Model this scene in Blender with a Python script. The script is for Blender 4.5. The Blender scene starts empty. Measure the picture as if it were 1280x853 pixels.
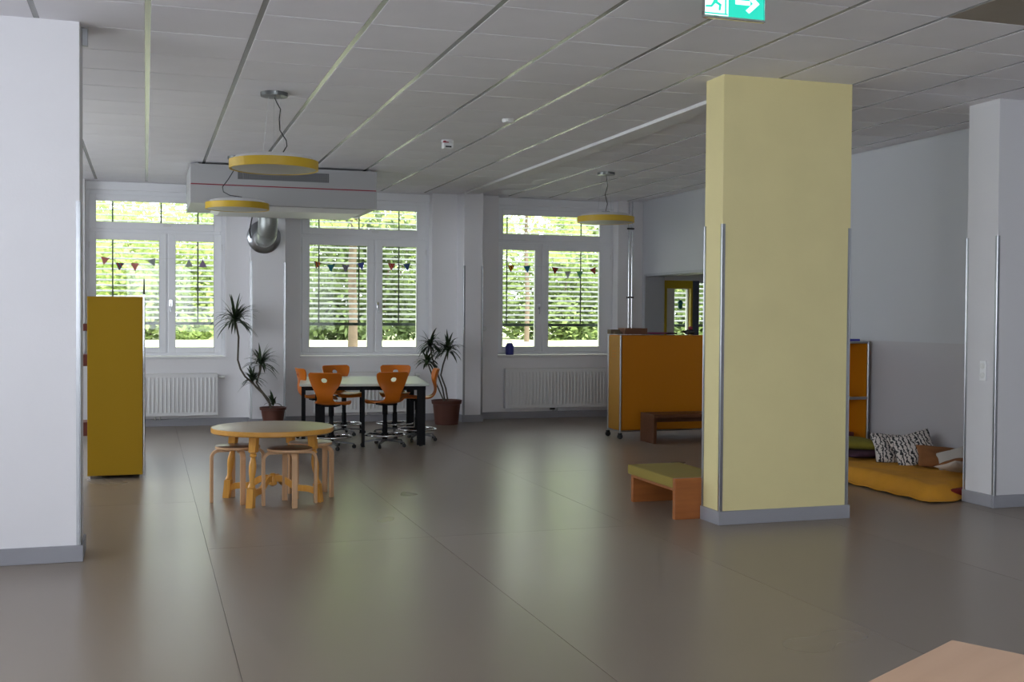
import bpy, bmesh, math, random
from mathutils import Vector, Matrix, noise
random.seed(7)
C = bpy.context.scene.collection
PI = math.pi

# ------------------------------------------------------------------ camera
F_PX, PITCH, ROLL, YAW = 1411.0, 0.02219, -0.00686, 0.31389
cam_d = bpy.data.cameras.new('camera'); cam = bpy.data.objects.new('camera', cam_d); C.objects.link(cam)
cam_d.sensor_width = 36.0; cam_d.lens = F_PX/1280*36.0; cam_d.clip_start = .05; cam_d.clip_end = 300
_cy, _sy, _cp, _sp = math.cos(YAW), math.sin(YAW), math.cos(PITCH), math.sin(PITCH)
_F = Vector((_sy*_cp, _cy*_cp, -_sp)); _U0 = Vector((_sy*_sp, _cy*_sp, _cp)); _R0 = Vector((_cy, -_sy, 0))
_R = _R0*math.cos(ROLL) - _U0*math.sin(ROLL); _U = _R0*math.sin(ROLL) + _U0*math.cos(ROLL)
m = Matrix((_R, _U, -_F)).transposed().to_4x4(); m.translation = Vector((0, 0, 1.4985)); cam.matrix_world = m
bpy.context.scene.camera = cam

# ------------------------------------------------------------------ world, sun, daylight, exposure
w = bpy.data.worlds.new('sky'); bpy.context.scene.world = w; w.use_nodes = True
bg = w.node_tree.nodes['Background']; bg.inputs[0].default_value = (.93, .96, 1, 1); bg.inputs[1].default_value = 4.6
sd = bpy.data.lights.new('sun', 'SUN'); sd.energy = 9.0; sd.angle = math.radians(1.5); sd.color = (1, .95, .84)
sun = bpy.data.objects.new('sun', sd); C.objects.link(sun)
sun.rotation_euler = Vector((-.45, .62, -.95)).to_track_quat('-Z', 'Y').to_euler()
def day(name, loc, d, sx, sy, e, col=(.84, .885, 1)):
    l = bpy.data.lights.new(name, 'AREA'); l.shape = 'RECTANGLE'; l.size = sx; l.size_y = sy; l.energy = e; l.color = col
    o = bpy.data.objects.new(name, l); C.objects.link(o); o.location = loc
    o.rotation_euler = Vector(d).to_track_quat('-Z', 'Z').to_euler()
    return o
day('daylight_left_windows', (-3.75, 3.3, 2.0), (1, 0, .18), 2.0, 5.2, 112)
day('added_far_left_fill', (-3.75, 11.4, 2.0), (1, 0, .10), 2.0, 4.8, 105)  # added fill lamp that lifts the dim back half of the room
day('daylight_rear_windows', (.2, -4.15, 2.0), (-.05, 1, .24), 4.2, 2.0, 225)
vs = bpy.context.scene.view_settings
vs.view_transform = 'Standard'; vs.look = 'None'; vs.exposure = 0.0; vs.gamma = 1.0; vs.use_curve_mapping = False

# ------------------------------------------------------------------ materials
def mat(name, col, rough=.5, metal=0, spec=.5, bump=0, bscale=60, var=0, vscale=4, transl=0, emit=None, estr=0, coat=0, objvar=0):
    m = bpy.data.materials.new(name); m.use_nodes = True
    nt = m.node_tree; N = nt.nodes; L = nt.links; b = N['Principled BSDF']
    b.inputs['Base Color'].default_value = (*col, 1); b.inputs['Roughness'].default_value = rough
    b.inputs['Metallic'].default_value = metal; b.inputs['Specular IOR Level'].default_value = spec
    b.inputs['Coat Weight'].default_value = coat
    if emit: b.inputs['Emission Color'].default_value = (*emit, 1); b.inputs['Emission Strength'].default_value = estr
    tc = N.new('ShaderNodeTexCoord')
    if var or objvar:
        hsv = N.new('ShaderNodeHueSaturation'); hsv.inputs['Color'].default_value = (*col, 1)
        if var:
            n = N.new('ShaderNodeTexNoise'); n.inputs['Scale'].default_value = vscale; n.inputs['Detail'].default_value = 4
            L.new(tc.outputs['Object'], n.inputs['Vector'])
            mr = N.new('ShaderNodeMapRange'); mr.inputs[1].default_value = .25; mr.inputs[2].default_value = .75
            mr.inputs[3].default_value = 1-var; mr.inputs[4].default_value = 1+var
            L.new(n.outputs['Fac'], mr.inputs[0]); src = mr.outputs[0]
        if objvar:
            oi = N.new('ShaderNodeObjectInfo'); mo = N.new('ShaderNodeMapRange')
            mo.inputs[3].default_value = 1-objvar; mo.inputs[4].default_value = 1+objvar
            L.new(oi.outputs['Random'], mo.inputs[0])
            if var:
                mm = N.new('ShaderNodeMath'); mm.operation = 'MULTIPLY'; L.new(src, mm.inputs[0]); L.new(mo.outputs[0], mm.inputs[1]); src = mm.outputs[0]
            else: src = mo.outputs[0]
        L.new(src, hsv.inputs['Value']); L.new(hsv.outputs[0], b.inputs['Base Color'])
    if bump:
        n2 = N.new('ShaderNodeTexNoise'); n2.inputs['Scale'].default_value = bscale; n2.inputs['Detail'].default_value = 3
        L.new(tc.outputs['Object'], n2.inputs['Vector'])
        bp = N.new('ShaderNodeBump'); bp.inputs['Strength'].default_value = bump; bp.inputs['Distance'].default_value = .01
        L.new(n2.outputs['Fac'], bp.inputs['Height']); L.new(bp.outputs[0], b.inputs['Normal'])
    if transl:
        t = N.new('ShaderNodeBsdfTranslucent'); t.inputs[0].default_value = (*[min(1, c*1.6) for c in col], 1)
        mx = N.new('ShaderNodeMixShader'); mx.inputs[0].default_value = transl
        L.new(b.outputs[0], mx.inputs[1]); L.new(t.outputs[0], mx.inputs[2]); L.new(mx.outputs[0], N['Material Output'].inputs[0])
    return m
def wood(name, c1, c2, rough=.4, axis=2, scale=3.0, spec=.4):
    m = mat(name, c1, rough, spec=spec); nt = m.node_tree; N = nt.nodes; L = nt.links; b = N['Principled BSDF']
    tc = N.new('ShaderNodeTexCoord'); mp = N.new('ShaderNodeMapping')
    s = [14, 14, 14]; s[axis] = 1.2; mp.inputs['Scale'].default_value = s
    n = N.new('ShaderNodeTexNoise'); n.inputs['Scale'].default_value = scale; n.inputs['Detail'].default_value = 6
    r = N.new('ShaderNodeValToRGB'); r.color_ramp.elements[0].position = .3; r.color_ramp.elements[1].position = .7
    r.color_ramp.elements[0].color = (*c1, 1); r.color_ramp.elements[1].color = (*c2, 1)
    L.new(tc.outputs['Object'], mp.inputs[0]); L.new(mp.outputs[0], n.inputs['Vector']); L.new(n.outputs['Fac'], r.inputs[0]); L.new(r.outputs[0], b.inputs['Base Color'])
    return m
def glass_mat(name, tint=(.97, .99, .98)):
    m = bpy.data.materials.new(name); m.use_nodes = True; nt = m.node_tree; N = nt.nodes; L = nt.links
    N.remove(N['Principled BSDF'])
    t = N.new('ShaderNodeBsdfTransparent'); t.inputs[0].default_value = (*tint, 1)
    g = N.new('ShaderNodeBsdfGlossy'); g.inputs['Roughness'].default_value = .02
    f = N.new('ShaderNodeFresnel'); f.inputs[0].default_value = 1.3
    mx = N.new('ShaderNodeMixShader'); L.new(f.outputs[0], mx.inputs[0]); L.new(t.outputs[0], mx.inputs[1]); L.new(g.outputs[0], mx.inputs[2])
    L.new(mx.outputs[0], N['Material Output'].inputs[0]); return m
def stripe_mat(name, cols, scale=1, rot=0):
    m = mat(name, cols[0], .9); nt = m.node_tree; N = nt.nodes; L = nt.links; b = N['Principled BSDF']
    tc = N.new('ShaderNodeTexCoord'); mp = N.new('ShaderNodeMapping'); mp.inputs['Rotation'].default_value = (0, rot, 0)
    mp.inputs['Scale'].default_value = (scale,)*3
    sx = N.new('ShaderNodeSeparateXYZ'); fr = N.new('ShaderNodeMath'); fr.operation = 'FRACT'
    r = N.new('ShaderNodeValToRGB'); r.color_ramp.interpolation = 'CONSTANT'
    r.color_ramp.elements[0].color = (*cols[0], 1); r.color_ramp.elements[1].color = (*cols[1], 1); r.color_ramp.elements[1].position = 1/len(cols)
    for i, c in enumerate(cols[2:]): e = r.color_ramp.elements.new((i+2)/len(cols)); e.color = (*c, 1)
    L.new(tc.outputs['Object'], mp.inputs[0]); L.new(mp.outputs[0], sx.inputs[0]); L.new(sx.outputs[0], fr.inputs[0]); L.new(fr.outputs[0], r.inputs[0]); L.new(r.outputs[0], b.inputs['Base Color'])
    t = N.new('ShaderNodeBsdfTranslucent'); L.new(r.outputs[0], t.inputs[0]); ms = N.new('ShaderNodeMixShader'); ms.inputs[0].default_value = .5
    L.new(b.outputs[0], ms.inputs[1]); L.new(t.outputs[0], ms.inputs[2]); L.new(ms.outputs[0], N['Material Output'].inputs[0])
    return m

M = {}
M['wall'] = mat('painted_plaster', (.83, .82, .84), .75, bump=.08, bscale=90, var=.015, vscale=1.2)
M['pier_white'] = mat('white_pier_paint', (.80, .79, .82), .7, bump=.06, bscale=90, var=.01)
M['pier_white_shaded'] = mat('white_pier_paint_shaded', (.66, .65, .67), .7, bump=.06, bscale=90)  # white pier on the right, its weaker light put into the base colour
M['pillar_yellow'] = mat('pale_yellow_paint', (.75, .66, .34), .62, bump=.12, bscale=110, var=.03, vscale=3)
M['skirting'] = mat('grey_vinyl_skirting', (.30, .30, .33), .5)
M['slab'] = mat('dark_ceiling_void', (.12, .12, .12), .9)
M['tile'] = mat('mineral_fibre_tile', (.80, .785, .82), .8, bump=.1, bscale=300, var=.03, vscale=2, objvar=.02)
M['tile_brown'] = mat('taupe_ceiling_tile', (.30, .26, .21), .8, var=.04)
M['runner'] = mat('white_lacquered_runner', (.27, .27, .265), .27, metal=0, spec=.5)
M['tee'] = mat('thin_cross_tee', (.07, .07, .07), .38, metal=0, spec=.5)
M['beam'] = mat('white_plasterboard_strip', (.74, .73, .74), .75)
M['pvc'] = mat('white_window_plastic', (.88, .89, .92), .35)
M['white'] = mat('white_lacquer', (.80, .80, .81), .4)
M['unit'] = mat('white_unit_casing_shaded', (.43, .43, .44), .5)  # white casing with the dim light under the ceiling painted in as grey
M['white_dull'] = mat('white_plastic', (.74, .74, .72), .5)
M['gasket'] = mat('black_gasket', (.02, .02, .02), .6)
M['glass'] = glass_mat('window_glass')
M['slat'] = mat('aluminium_blind_slat', (.46, .47, .46), .5, metal=.0)
M['rail'] = mat('dark_green_blind_rail', (.02, .035, .03), .5)
M['cord'] = mat('dark_blind_cord', (.04, .05, .04), .9)
M['chrome'] = mat('chrome', (.75, .76, .78), .12, metal=1)
M['steel'] = mat('brushed_steel', (.38, .39, .41), .28, metal=1)
M['canopy'] = mat('dark_satin_metal', (.20, .21, .21), .3, metal=.8)
M['arm'] = mat('dark_grey_base', (.12, .12, .125), .4, metal=.4)
M['duct'] = mat('galvanised_duct', (.42, .44, .43), .45, metal=.9, var=.1, vscale=6)
M['black'] = mat('black_powder_coat', (.012, .012, .014), .6, spec=.12)
M['rubber'] = mat('black_rubber', (.015, .015, .015), .6)
M['orange_shell'] = mat('orange_moulded_shell', (.60, .155, .008), .35, spec=.35, var=.06, vscale=5)
M['desk_white'] = mat('white_laminate', (.72, .76, .70), .3)
M['gold_wood'] = wood('golden_varnished_wood', (.74, .35, .06), (.84, .44, .10), .3)
M['gold_edge'] = wood('golden_table_edge', (.72, .35, .07), (.80, .42, .10), .3, axis=0)
M['grey_lam'] = mat('pale_grey_wood_laminate', (.36, .28, .19), .34, var=.05, vscale=8)
M['birch'] = wood('birch_bentwood', (.60, .36, .19), (.70, .44, .25), .4)
M['seat_brown'] = mat('brown_linoleum_seat', (.16, .09, .055), .35)
M['seat_white'] = mat('white_laminate_seat', (.66, .63, .58), .35)
M['pot'] = mat('brown_plastic_pot', (.11, .035, .022), .5)
M['soil'] = mat('potting_soil', (.03, .02, .015), .95, bump=.5, bscale=60)
M['leaf'] = mat('dracaena_leaf', (.022, .042, .014), .45, var=.3, vscale=8)
M['stem'] = mat('dracaena_stem', (.09, .075, .055), .8, bump=.4, bscale=80)
M['cab_yellow'] = mat('yellow_metal_panel', (.42, .245, .012), .6, spec=.15)
M['cab_orange'] = mat('orange_metal_panel', (.60, .21, .006), .5, spec=.25)
M['cab_orange_end'] = mat('golden_orange_metal_end', (.46, .22, .014), .5)
M['bench_red'] = wood('reddish_bench_board', (.27, .085, .022), (.38, .125, .032), .4, axis=0, scale=2)
M['bench_dark'] = wood('dark_brown_bench_board', (.10, .036, .014), (.15, .055, .022), .4, axis=0)
M['cushion_olive'] = mat('olive_yellow_cushion', (.27, .20, .035), .8, bump=.2, bscale=300)
M['blanket'] = mat('ochre_yellow_blanket', (.62, .28, .018), .9, bump=.25, bscale=90, var=.08, vscale=6)
M['mattress'] = mat('dark_red_mattress', (.22, .015, .01), .8)
M['green_fab'] = mat('moss_green_fabric', (.24, .20, .02), .9, bump=.2, bscale=120, var=.12, vscale=8)
M['purple_fab'] = mat('dark_purple_fabric', (.06, .02, .04), .9, bump=.3, bscale=80, var=.3, vscale=10)
M['white_fab'] = mat('white_cushion_fabric', (.60, .56, .52), .9, bump=.2, bscale=120)
M['brown_fab'] = mat('rust_brown_fabric', (.28, .11, .035), .9, bump=.2, bscale=120, var=.15, vscale=8)
M['lamp_yellow'] = mat('yellow_lamp_rim', (.62, .40, .02), .45)
M['lamp_white'] = mat('opal_lamp_diffuser', (.46, .44, .40), .5)
M['red'] = mat('dark_red_seal', (.30, .02, .04), .5)
M['redbox'] = mat('maroon_box', (.14, .025, .02), .6)
M['cardboard'] = mat('brown_cardboard', (.17, .075, .04), .8)
M['cardboard2'] = mat('grey_brown_cardboard', (.15, .11, .07), .8)
M['blue'] = mat('cobalt_blue_enamel', (.04, .04, .30), .35)
M['pink'] = mat('magenta_plastic', (.28, .02, .13), .5)
M['yellow_frame'] = mat('yellow_door_paint', (.62, .44, .02), .5)
M['dark_post'] = mat('dark_blue_grey_post', (.10, .11, .16), .5)
M['jamb'] = mat('grey_jamb_paint', (.42, .43, .47), .6)
M['peach'] = wood('peach_beech_top', (.66, .43, .28), (.72, .48, .32), .4, axis=0, scale=1.2)
M['grass'] = mat('sunlit_lawn', (.60, .63, .40), .95, bump=.6, bscale=8, var=.25, vscale=3)
M['facade'] = mat('rendered_facade', (.7, .68, .62), .8)
M['bark'] = mat('pale_brown_bark', (.11, .08, .058), .9, bump=.6, bscale=20, var=.2, vscale=6)
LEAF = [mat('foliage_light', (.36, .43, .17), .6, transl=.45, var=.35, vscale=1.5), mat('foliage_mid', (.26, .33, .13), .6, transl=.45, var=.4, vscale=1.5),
        mat('foliage_dark', (.14, .19, .08), .6, transl=.35, var=.4, vscale=1.5)]

# vinyl floor: brown-grey, glossy with worn roughness
fm = mat('brown_grey_vinyl', (.25, .205, .163), .3, spec=.43, objvar=.05)
nt = fm.node_tree; N = nt.nodes; L = nt.links; tc = N.new('ShaderNodeTexCoord'); nn = N.new('ShaderNodeTexNoise'); nn.inputs['Scale'].default_value = .8; nn.inputs['Detail'].default_value = 2
mr = N.new('ShaderNodeMapRange'); mr.inputs[3].default_value = .26; mr.inputs[4].default_value = .31
L.new(tc.outputs['Object'], nn.inputs['Vector']); L.new(nn.outputs['Fac'], mr.inputs[0]); L.new(mr.outputs[0], N['Principled BSDF'].inputs['Roughness'])

M['vinyl'] = fm
# two-tone wall: washable, slightly greyer paint below 1.27 m
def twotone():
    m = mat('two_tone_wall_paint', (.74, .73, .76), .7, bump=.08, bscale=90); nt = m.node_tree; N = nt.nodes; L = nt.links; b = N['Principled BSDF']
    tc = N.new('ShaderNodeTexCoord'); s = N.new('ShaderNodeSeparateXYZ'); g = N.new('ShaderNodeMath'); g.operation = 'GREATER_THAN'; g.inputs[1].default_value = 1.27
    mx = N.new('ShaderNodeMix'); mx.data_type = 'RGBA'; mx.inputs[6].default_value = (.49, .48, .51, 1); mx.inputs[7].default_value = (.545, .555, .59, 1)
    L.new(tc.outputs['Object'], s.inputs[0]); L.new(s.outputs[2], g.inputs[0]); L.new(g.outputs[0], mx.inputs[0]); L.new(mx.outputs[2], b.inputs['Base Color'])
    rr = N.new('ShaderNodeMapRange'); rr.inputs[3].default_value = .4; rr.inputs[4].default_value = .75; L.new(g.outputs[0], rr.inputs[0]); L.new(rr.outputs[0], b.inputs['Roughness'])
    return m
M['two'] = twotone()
def zigzag():
    m = mat('black_and_white_print_fabric', (.6, .57, .53), .9); nt = m.node_tree; N = nt.nodes; L = nt.links; b = N['Principled BSDF']
    tc = N.new('ShaderNodeTexCoord'); wv = N.new('ShaderNodeTexWave'); wv.wave_type = 'BANDS'; wv.bands_direction = 'X'
    wv.inputs['Scale'].default_value = 9; wv.inputs['Distortion'].default_value = 7; wv.inputs['Detail'].default_value = 2; wv.inputs['Detail Scale'].default_value = 3
    r = N.new('ShaderNodeValToRGB'); r.color_ramp.elements[0].position = .28; r.color_ramp.elements[1].position = .42
    r.color_ramp.elements[0].color = (.03, .03, .035, 1); r.color_ramp.elements[1].color = (.62, .57, .54, 1)
    L.new(tc.outputs['Object'], wv.inputs['Vector']); L.new(wv.outputs['Fac'], r.inputs[0]); L.new(r.outputs[0], b.inputs['Base Color']); return m
M['print'] = zigzag()
def perforated():
    m = mat('perforated_grille_metal', (.22, .22, .23), .5, metal=.3)
    return m
M['grille'] = perforated()

# ------------------------------------------------------------------ mesh helpers
class MB:
    def __init__(s): s.v = []; s.f = []
    def add(s, vs, fs):
        k = len(s.v); s.v += [tuple(v) for v in vs]; s.f += [tuple(i+k for i in f) for f in fs]; return s
    def box(s, x0, x1, y0, y1, z0, z1):
        return s.add([(x, y, z) for z in (z0, z1) for y in (y0, y1) for x in (x0, x1)],
                     [(0, 2, 3, 1), (4, 5, 7, 6), (0, 1, 5, 4), (2, 6, 7, 3), (0, 4, 6, 2), (1, 3, 7, 5)])
    def cyl(s, c, r, z0, z1, n=24, r2=None):
        r2 = r if r2 is None else r2
        vs = [(c[0]+r*math.cos(2*PI*i/n), c[1]+r*math.sin(2*PI*i/n), z0) for i in range(n)] + [(c[0]+r2*math.cos(2*PI*i/n), c[1]+r2*math.sin(2*PI*i/n), z1) for i in range(n)]
        return s.add(vs, [(i, (i+1) % n, n+(i+1) % n, n+i) for i in range(n)] + [tuple(range(n-1, -1, -1)), tuple(range(n, 2*n))])
    def lathe(s, c, prof, n=32, cap=True):
        vs = []; fs = []
        for r, z in prof: vs += [(c[0]+r*math.cos(2*PI*i/n), c[1]+r*math.sin(2*PI*i/n), c[2]+z) for i in range(n)]
        for k in range(len(prof)-1):
            fs += [(k*n+i, k*n+(i+1) % n, (k+1)*n+(i+1) % n, (k+1)*n+i) for i in range(n)]
        if cap: fs += [tuple(range(n-1, -1, -1)), tuple((len(prof)-1)*n+i for i in range(n))]
        return s.add(vs, fs)
    def sweep(s, path, sect, closed=False, up=None, scale=None):
        """cross-section points (a,b) swept along a path of points; a along side vector, b along up-ish vector"""
        P = [Vector(p) for p in path]; n = len(P); k = len(sect); vs = []; fs = []
        prev = None
        for i, p in enumerate(P):
            a = P[(i-1) % n] if (closed or i > 0) else P[i]; b = P[(i+1) % n] if (closed or i < n-1) else P[i]
            t = (b-a).normalized()
            if up is not None: u = Vector(up) if not callable(up) else Vector(up(i)); side = t.cross(u)
            else:
                if prev is None: prev = Vector((0, 0, 1)) if abs(t.z) < .9 else Vector((1, 0, 0))
                side = t.cross(prev)
            side.normalize(); nu = side.cross(t).normalized(); prev = nu
            sc = scale[i] if scale else 1
            vs += [p + side*(q[0]*sc) + nu*(q[1]*sc) for q in sect]
        for i in range(n if closed else n-1):
            j = (i+1) % n
            fs += [(i*k+q, i*k+(q+1) % k, j*k+(q+1) % k, j*k+q) for q in range(k)]
        if not closed: fs += [tuple(range(k-1, -1, -1)), tuple((n-1)*k+q for q in range(k))]
        return s.add(vs, fs)
    def tube(s, path, r, n=8, closed=False, scale=None):
        return s.sweep(path, [(r*math.cos(2*PI*i/n), r*math.sin(2*PI*i/n)) for i in range(n)], closed, scale=scale)
    def bar(s, path, w_, t_, up=None):
        return s.sweep(path, [(-w_/2, -t_/2), (w_/2, -t_/2), (w_/2, t_/2), (-w_/2, t_/2)], up=up)
    def prism(s, poly, z0, z1):
        n = len(poly)
        return s.add([(x, y, z0) for x, y in poly]+[(x, y, z1) for x, y in poly],
                     [(i, (i+1) % n, n+(i+1) % n, n+i) for i in range(n)]+[tuple(range(n-1, -1, -1)), tuple(range(n, 2*n))])
    def ring_xz(s, x0, x1, z0, z1, t, y0, y1):
        """rectangular frame in the x-z plane; t = (left, right, bottom, top) widths"""
        l, r, b, u = t
        s.box(x0, x0+l, y0, y1, z0, z1); s.box(x1-r, x1, y0, y1, z0, z1); s.box(x0+l, x1-r, y0, y1, z0, z0+b); s.box(x0+l, x1-r, y0, y1, z1-u, z1); return s
    def xf(s, mtx): s.v = [tuple(mtx @ Vector(v)) for v in s.v]; return s
    def mesh(s, name, m, smooth=False):
        me = bpy.data.meshes.new(name); me.from_pydata(s.v, [], s.f)
        bm = bmesh.new(); bm.from_mesh(me); bmesh.ops.recalc_face_normals(bm, faces=bm.faces); bm.to_mesh(me); bm.free()
        me.materials.append(m)
        if smooth:
            me.polygons.foreach_set('use_smooth', [True]*len(me.polygons))
            me.set_sharp_from_angle(angle=math.radians(40))
        return me
def obj(name, mb, m, parent=None, smooth=False, bevel=0, kind=None, label=None, loc=None, seg=2):
    me = mb if isinstance(mb, bpy.types.Mesh) else mb.mesh(name, m, smooth)
    o = bpy.data.objects.new(name, me); C.objects.link(o)
    if parent: o.parent = parent
    if loc: o.location = loc
    if bevel:
        b = o.modifiers.new('bevel', 'BEVEL'); b.width = bevel; b.segments = seg; b.limit_method = 'ANGLE'; b.angle_limit = math.radians(40)
    if kind: o['kind'] = kind
    if label: o['label'] = label
    return o
def tag(o, label, cat, group=None):
    o['label'] = label; o['category'] = cat
    if group: o['group'] = group
    return o
def thing(name, label, cat, loc=(0, 0, 0), rotz=0, group=None):
    o = bpy.data.objects.new(name, None); C.objects.link(o); o.empty_display_size = .1
    o.location = loc; o.rotation_euler = (0, 0, rotz); return tag(o, label, cat, group)
def struct(name, mb, m, parent=None, **k): return obj(name, mb, m, parent, kind=None if parent else 'structure', **k)
def copy_tree(o, parent=None):
    c = o.copy(); C.objects.link(c); c.parent = parent
    for ch in [x for x in bpy.data.objects if x.parent == o]: copy_tree(ch, c)
    return c
def clone(o, label, loc, rotz=0, group=None):
    c = copy_tree(o); c.location = loc; c.rotation_euler = (0, 0, rotz); c['label'] = label
    if group: c['group'] = group
    return c

H = 3.238            # ceiling height
YB = 15.66           # inner face of the window wall
XR = 7.15            # side wall on the right
XL, YR = -3.6, -4.0  # left wall and the wall behind the camera

# ------------------------------------------------------------------ shell
fl = struct('floor', MB().box(XL-.3, 11, YR-.3, 16.0, -.25, -.004), M['slab'])
sheet_w = 1.467; x = .375-3*sheet_w; cuts = {0: [7.4], 1: [7.4, 13.2], 2: [10.2], 3: [5.2, 12.0], -1: [9.3], -2: [4.0], 4: [9.0]}
for k in range(-3, 5):
    x0 = max(XL, .375+k*sheet_w); x1 = min(XR, .375+(k+1)*sheet_w)
    ys = [YR]+cuts.get(k, [])+[YB]
    for a, b in zip(ys[:-1], ys[1:]):
        if x1-x0 > .05: obj('vinyl_sheet', MB().box(x0+.0012, x1-.0012, a+.0012, b-.0012, -.004, 0), M['vinyl'], fl)
obj('vinyl_sheet', MB().box(7.2, 10.8, 12, YB, -.004, 0), M['vinyl'], fl)

# ceiling: slab, lay-in tiles on runners
ce = struct('ceiling', MB().box(XL-.3, 11, YR-.3, 16.0, H+.03, H+.35), M['slab'])
cx = [.6375+.625*k for k in range(-7, 11)]; cyy = [5.4657+.625*k for k in range(-15, 17)]
cx = [XL]+[v for v in cx if v > XL+.05]+[XR]; cyy = [YR]+[v for v in cyy if v > YR+.05]+[YB]
tile_mesh = {}
far = MB()
for i in range(len(cx)-1):
    for j in range(len(cyy)-1):
        a, b, c_, d = cx[i], cx[i+1], cyy[j], cyy[j+1]
        if c_ > 3.9 and a > -1.9:
            key = (round(b-a, 3), round(d-c_, 3), 4.3 < a < 5.1 and 4.8 < c_ < 5.0)
            brown = (a > 4.3 and a < 5.6 and c_ < 5.3 and c_ > 3.9)
            key = key[:2]+(brown,)
            if key not in tile_mesh:
                q = MB(); w_, d_ = key[0]/2-.017, key[1]/2-.0065
                e = .0015
                q.add([(-w_+e, -d_+e, 0), (w_-e, -d_+e, 0), (w_-e, d_-e, 0), (-w_+e, d_-e, 0), (-w_, -d_, e), (w_, -d_, e), (w_, d_, e), (-w_, d_, e), (-w_, -d_, .02), (w_, -d_, .02), (w_, d_, .02), (-w_, d_, .02)],
                      [(0, 1, 2, 3), (0, 4, 5, 1), (1, 5, 6, 2), (2, 6, 7, 3), (3, 7, 4, 0), (4, 8, 9, 5), (5, 9, 10, 6), (6, 10, 11, 7), (7, 11, 8, 4), (8, 11, 10, 9)])
                tile_mesh[key] = q.mesh('ceiling_tile', M['tile_brown'] if brown else M['tile'])
            o = obj('ceiling_tile', tile_mesh[key], None, ce, loc=((a+b)/2, (c_+d)/2, H))
        else:
            far.box(a+.017, b-.017, c_+.0065, d-.0065, H, H+.02)
obj('ceiling_tile', far, M['tile'], ce, kind='stuff')
for v in cx[1:-1]: obj('runner', MB().box(v-.0175, v+.0175, YR, YB, H+.002, H+.029), M['runner'], ce)
for v in cyy[1:-1]: obj('cross_tee', MB().box(XL, XR, v-.008, v+.008, H+.007, H+.0285), M['tee'], ce)
obj('lintel_soffit', MB().box(-.76, 6.76, YB, 15.99, H-.002, H+.03), M['tile'], ce)
# white strip running from the yellow pillar to the far pier
struct('trim_1', MB().box(4.27, 4.47, 7.52, 15.28, H-.03, H), M['beam'], bevel=.003)

# window wall
wb = MB()
NI = [(-.75, 1.03), (2.02, 3.88), (4.87, 6.75)]; SILL = .93
wb.box(XL, NI[0][0], YB, 16.0, 0, H+.03)
for a, b in ((NI[0][1], NI[1][0]), (NI[1][1], NI[2][0]), (NI[2][1], 7.46)): wb.box(a, b, YB, 16.0, 0, H+.03)
for a, b in NI: wb.box(a, b, YB, 16.0, 0, SILL-.03)
# part of the same wall in the next room
wb.box(7.46, 9.6, YB, 16.0, 0, .93); wb.box(7.46, 9.6, YB, 16.0, 2.06, H+.03); wb.box(9.6, 11, YB, 16, 0, H+.03)
struct('wall_back', wb, M['wall'])
wr = MB(); wr.box(XR, XR+.3, YR-.3, 12.9, 0, H+.03); wr.box(XR, XR+.3, 15.57, YB, 0, H+.03); wr.box(XR, XR+.3, 12.9, 15.57, 0, .95); wr.box(XR, XR+.3, 12.9, 15.57, 2.14, H+.03)
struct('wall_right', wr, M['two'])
struct('wall_outer', MB().box(10.8, 11, 12, YB, 0, H+.03).box(XR+.3, 10.8, 11.8, 12.0, 0, H+.03), M['wall'])
# interior hatch frame
hf = MB(); hf.box(XR-.012, XR+.31, 15.53, 15.575, .95, 2.14); hf.box(XR-.012, XR+.31, 12.9, 15.53, 2.105, 2.145); hf.box(XR-.012, XR+.31, 12.9, 15.53, .94, .97); hf.box(XR-.012, XR+.31, 12.9, 12.94, .97, 2.105)
struct('trim_2', hf, M['jamb'], bevel=.004)
# left wall and rear wall with unseen windows; far-left pair added to light the back
wl = MB(); LO = [(.7, 3.15), (3.45, 5.9), (9.0, 11.3), (11.6, 13.9)]
wl.box(XL-.3, XL, YR-.3, .7, 0, H+.03); wl.box(XL-.3, XL, 3.15, 3.45, 0, H+.03); wl.box(XL-.3, XL, 5.9, 9.0, 0, H+.03); wl.box(XL-.3, XL, 11.3, 11.6, 0, H+.03); wl.box(XL-.3, XL, 13.9, 16, 0, H+.03)
for a, b in LO: wl.box(XL-.3, XL, a, b, 0, .93); wl.box(XL-.3, XL, a, b, 3.05, H+.03)
struct('wall_left', wl, M['wall'])
RO = [(-.9, 1.4), (2.0, 4.0), (4.3, 5.8)]
w2 = MB(); e = [XL]+[v for p in RO for v in p]+[XR]
for i in range(0, len(e), 2): w2.box(e[i], e[i+1], YR-.3, YR, 0, H+.03)
for a, b in RO: w2.box(a, b, YR-.3, YR, 0, .93); w2.box(a, b, YR-.3, YR, 3.05, H+.03)
struct('wall_rear', w2, M['wall'])

# skirting boards
def bboard(name, mbb): return struct(name, mbb, M['skirting'], bevel=.003)
q = MB(); q.box(XL, 1.33, YB-.015, YB, 0, .1); q.box(1.78, 4.25, YB-.015, YB, 0, .1); q.box(4.52, XR, YB-.015, YB, 0, .1); bboard('baseboard_back', q)
bboard('baseboard_right', MB().box(XR-.015, XR, 7.66, YB-.016, 0, .1))
bboard('baseboard_left', MB().box(XL, XL+.015, YR+.016, YB-.016, 0, .1))

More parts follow.
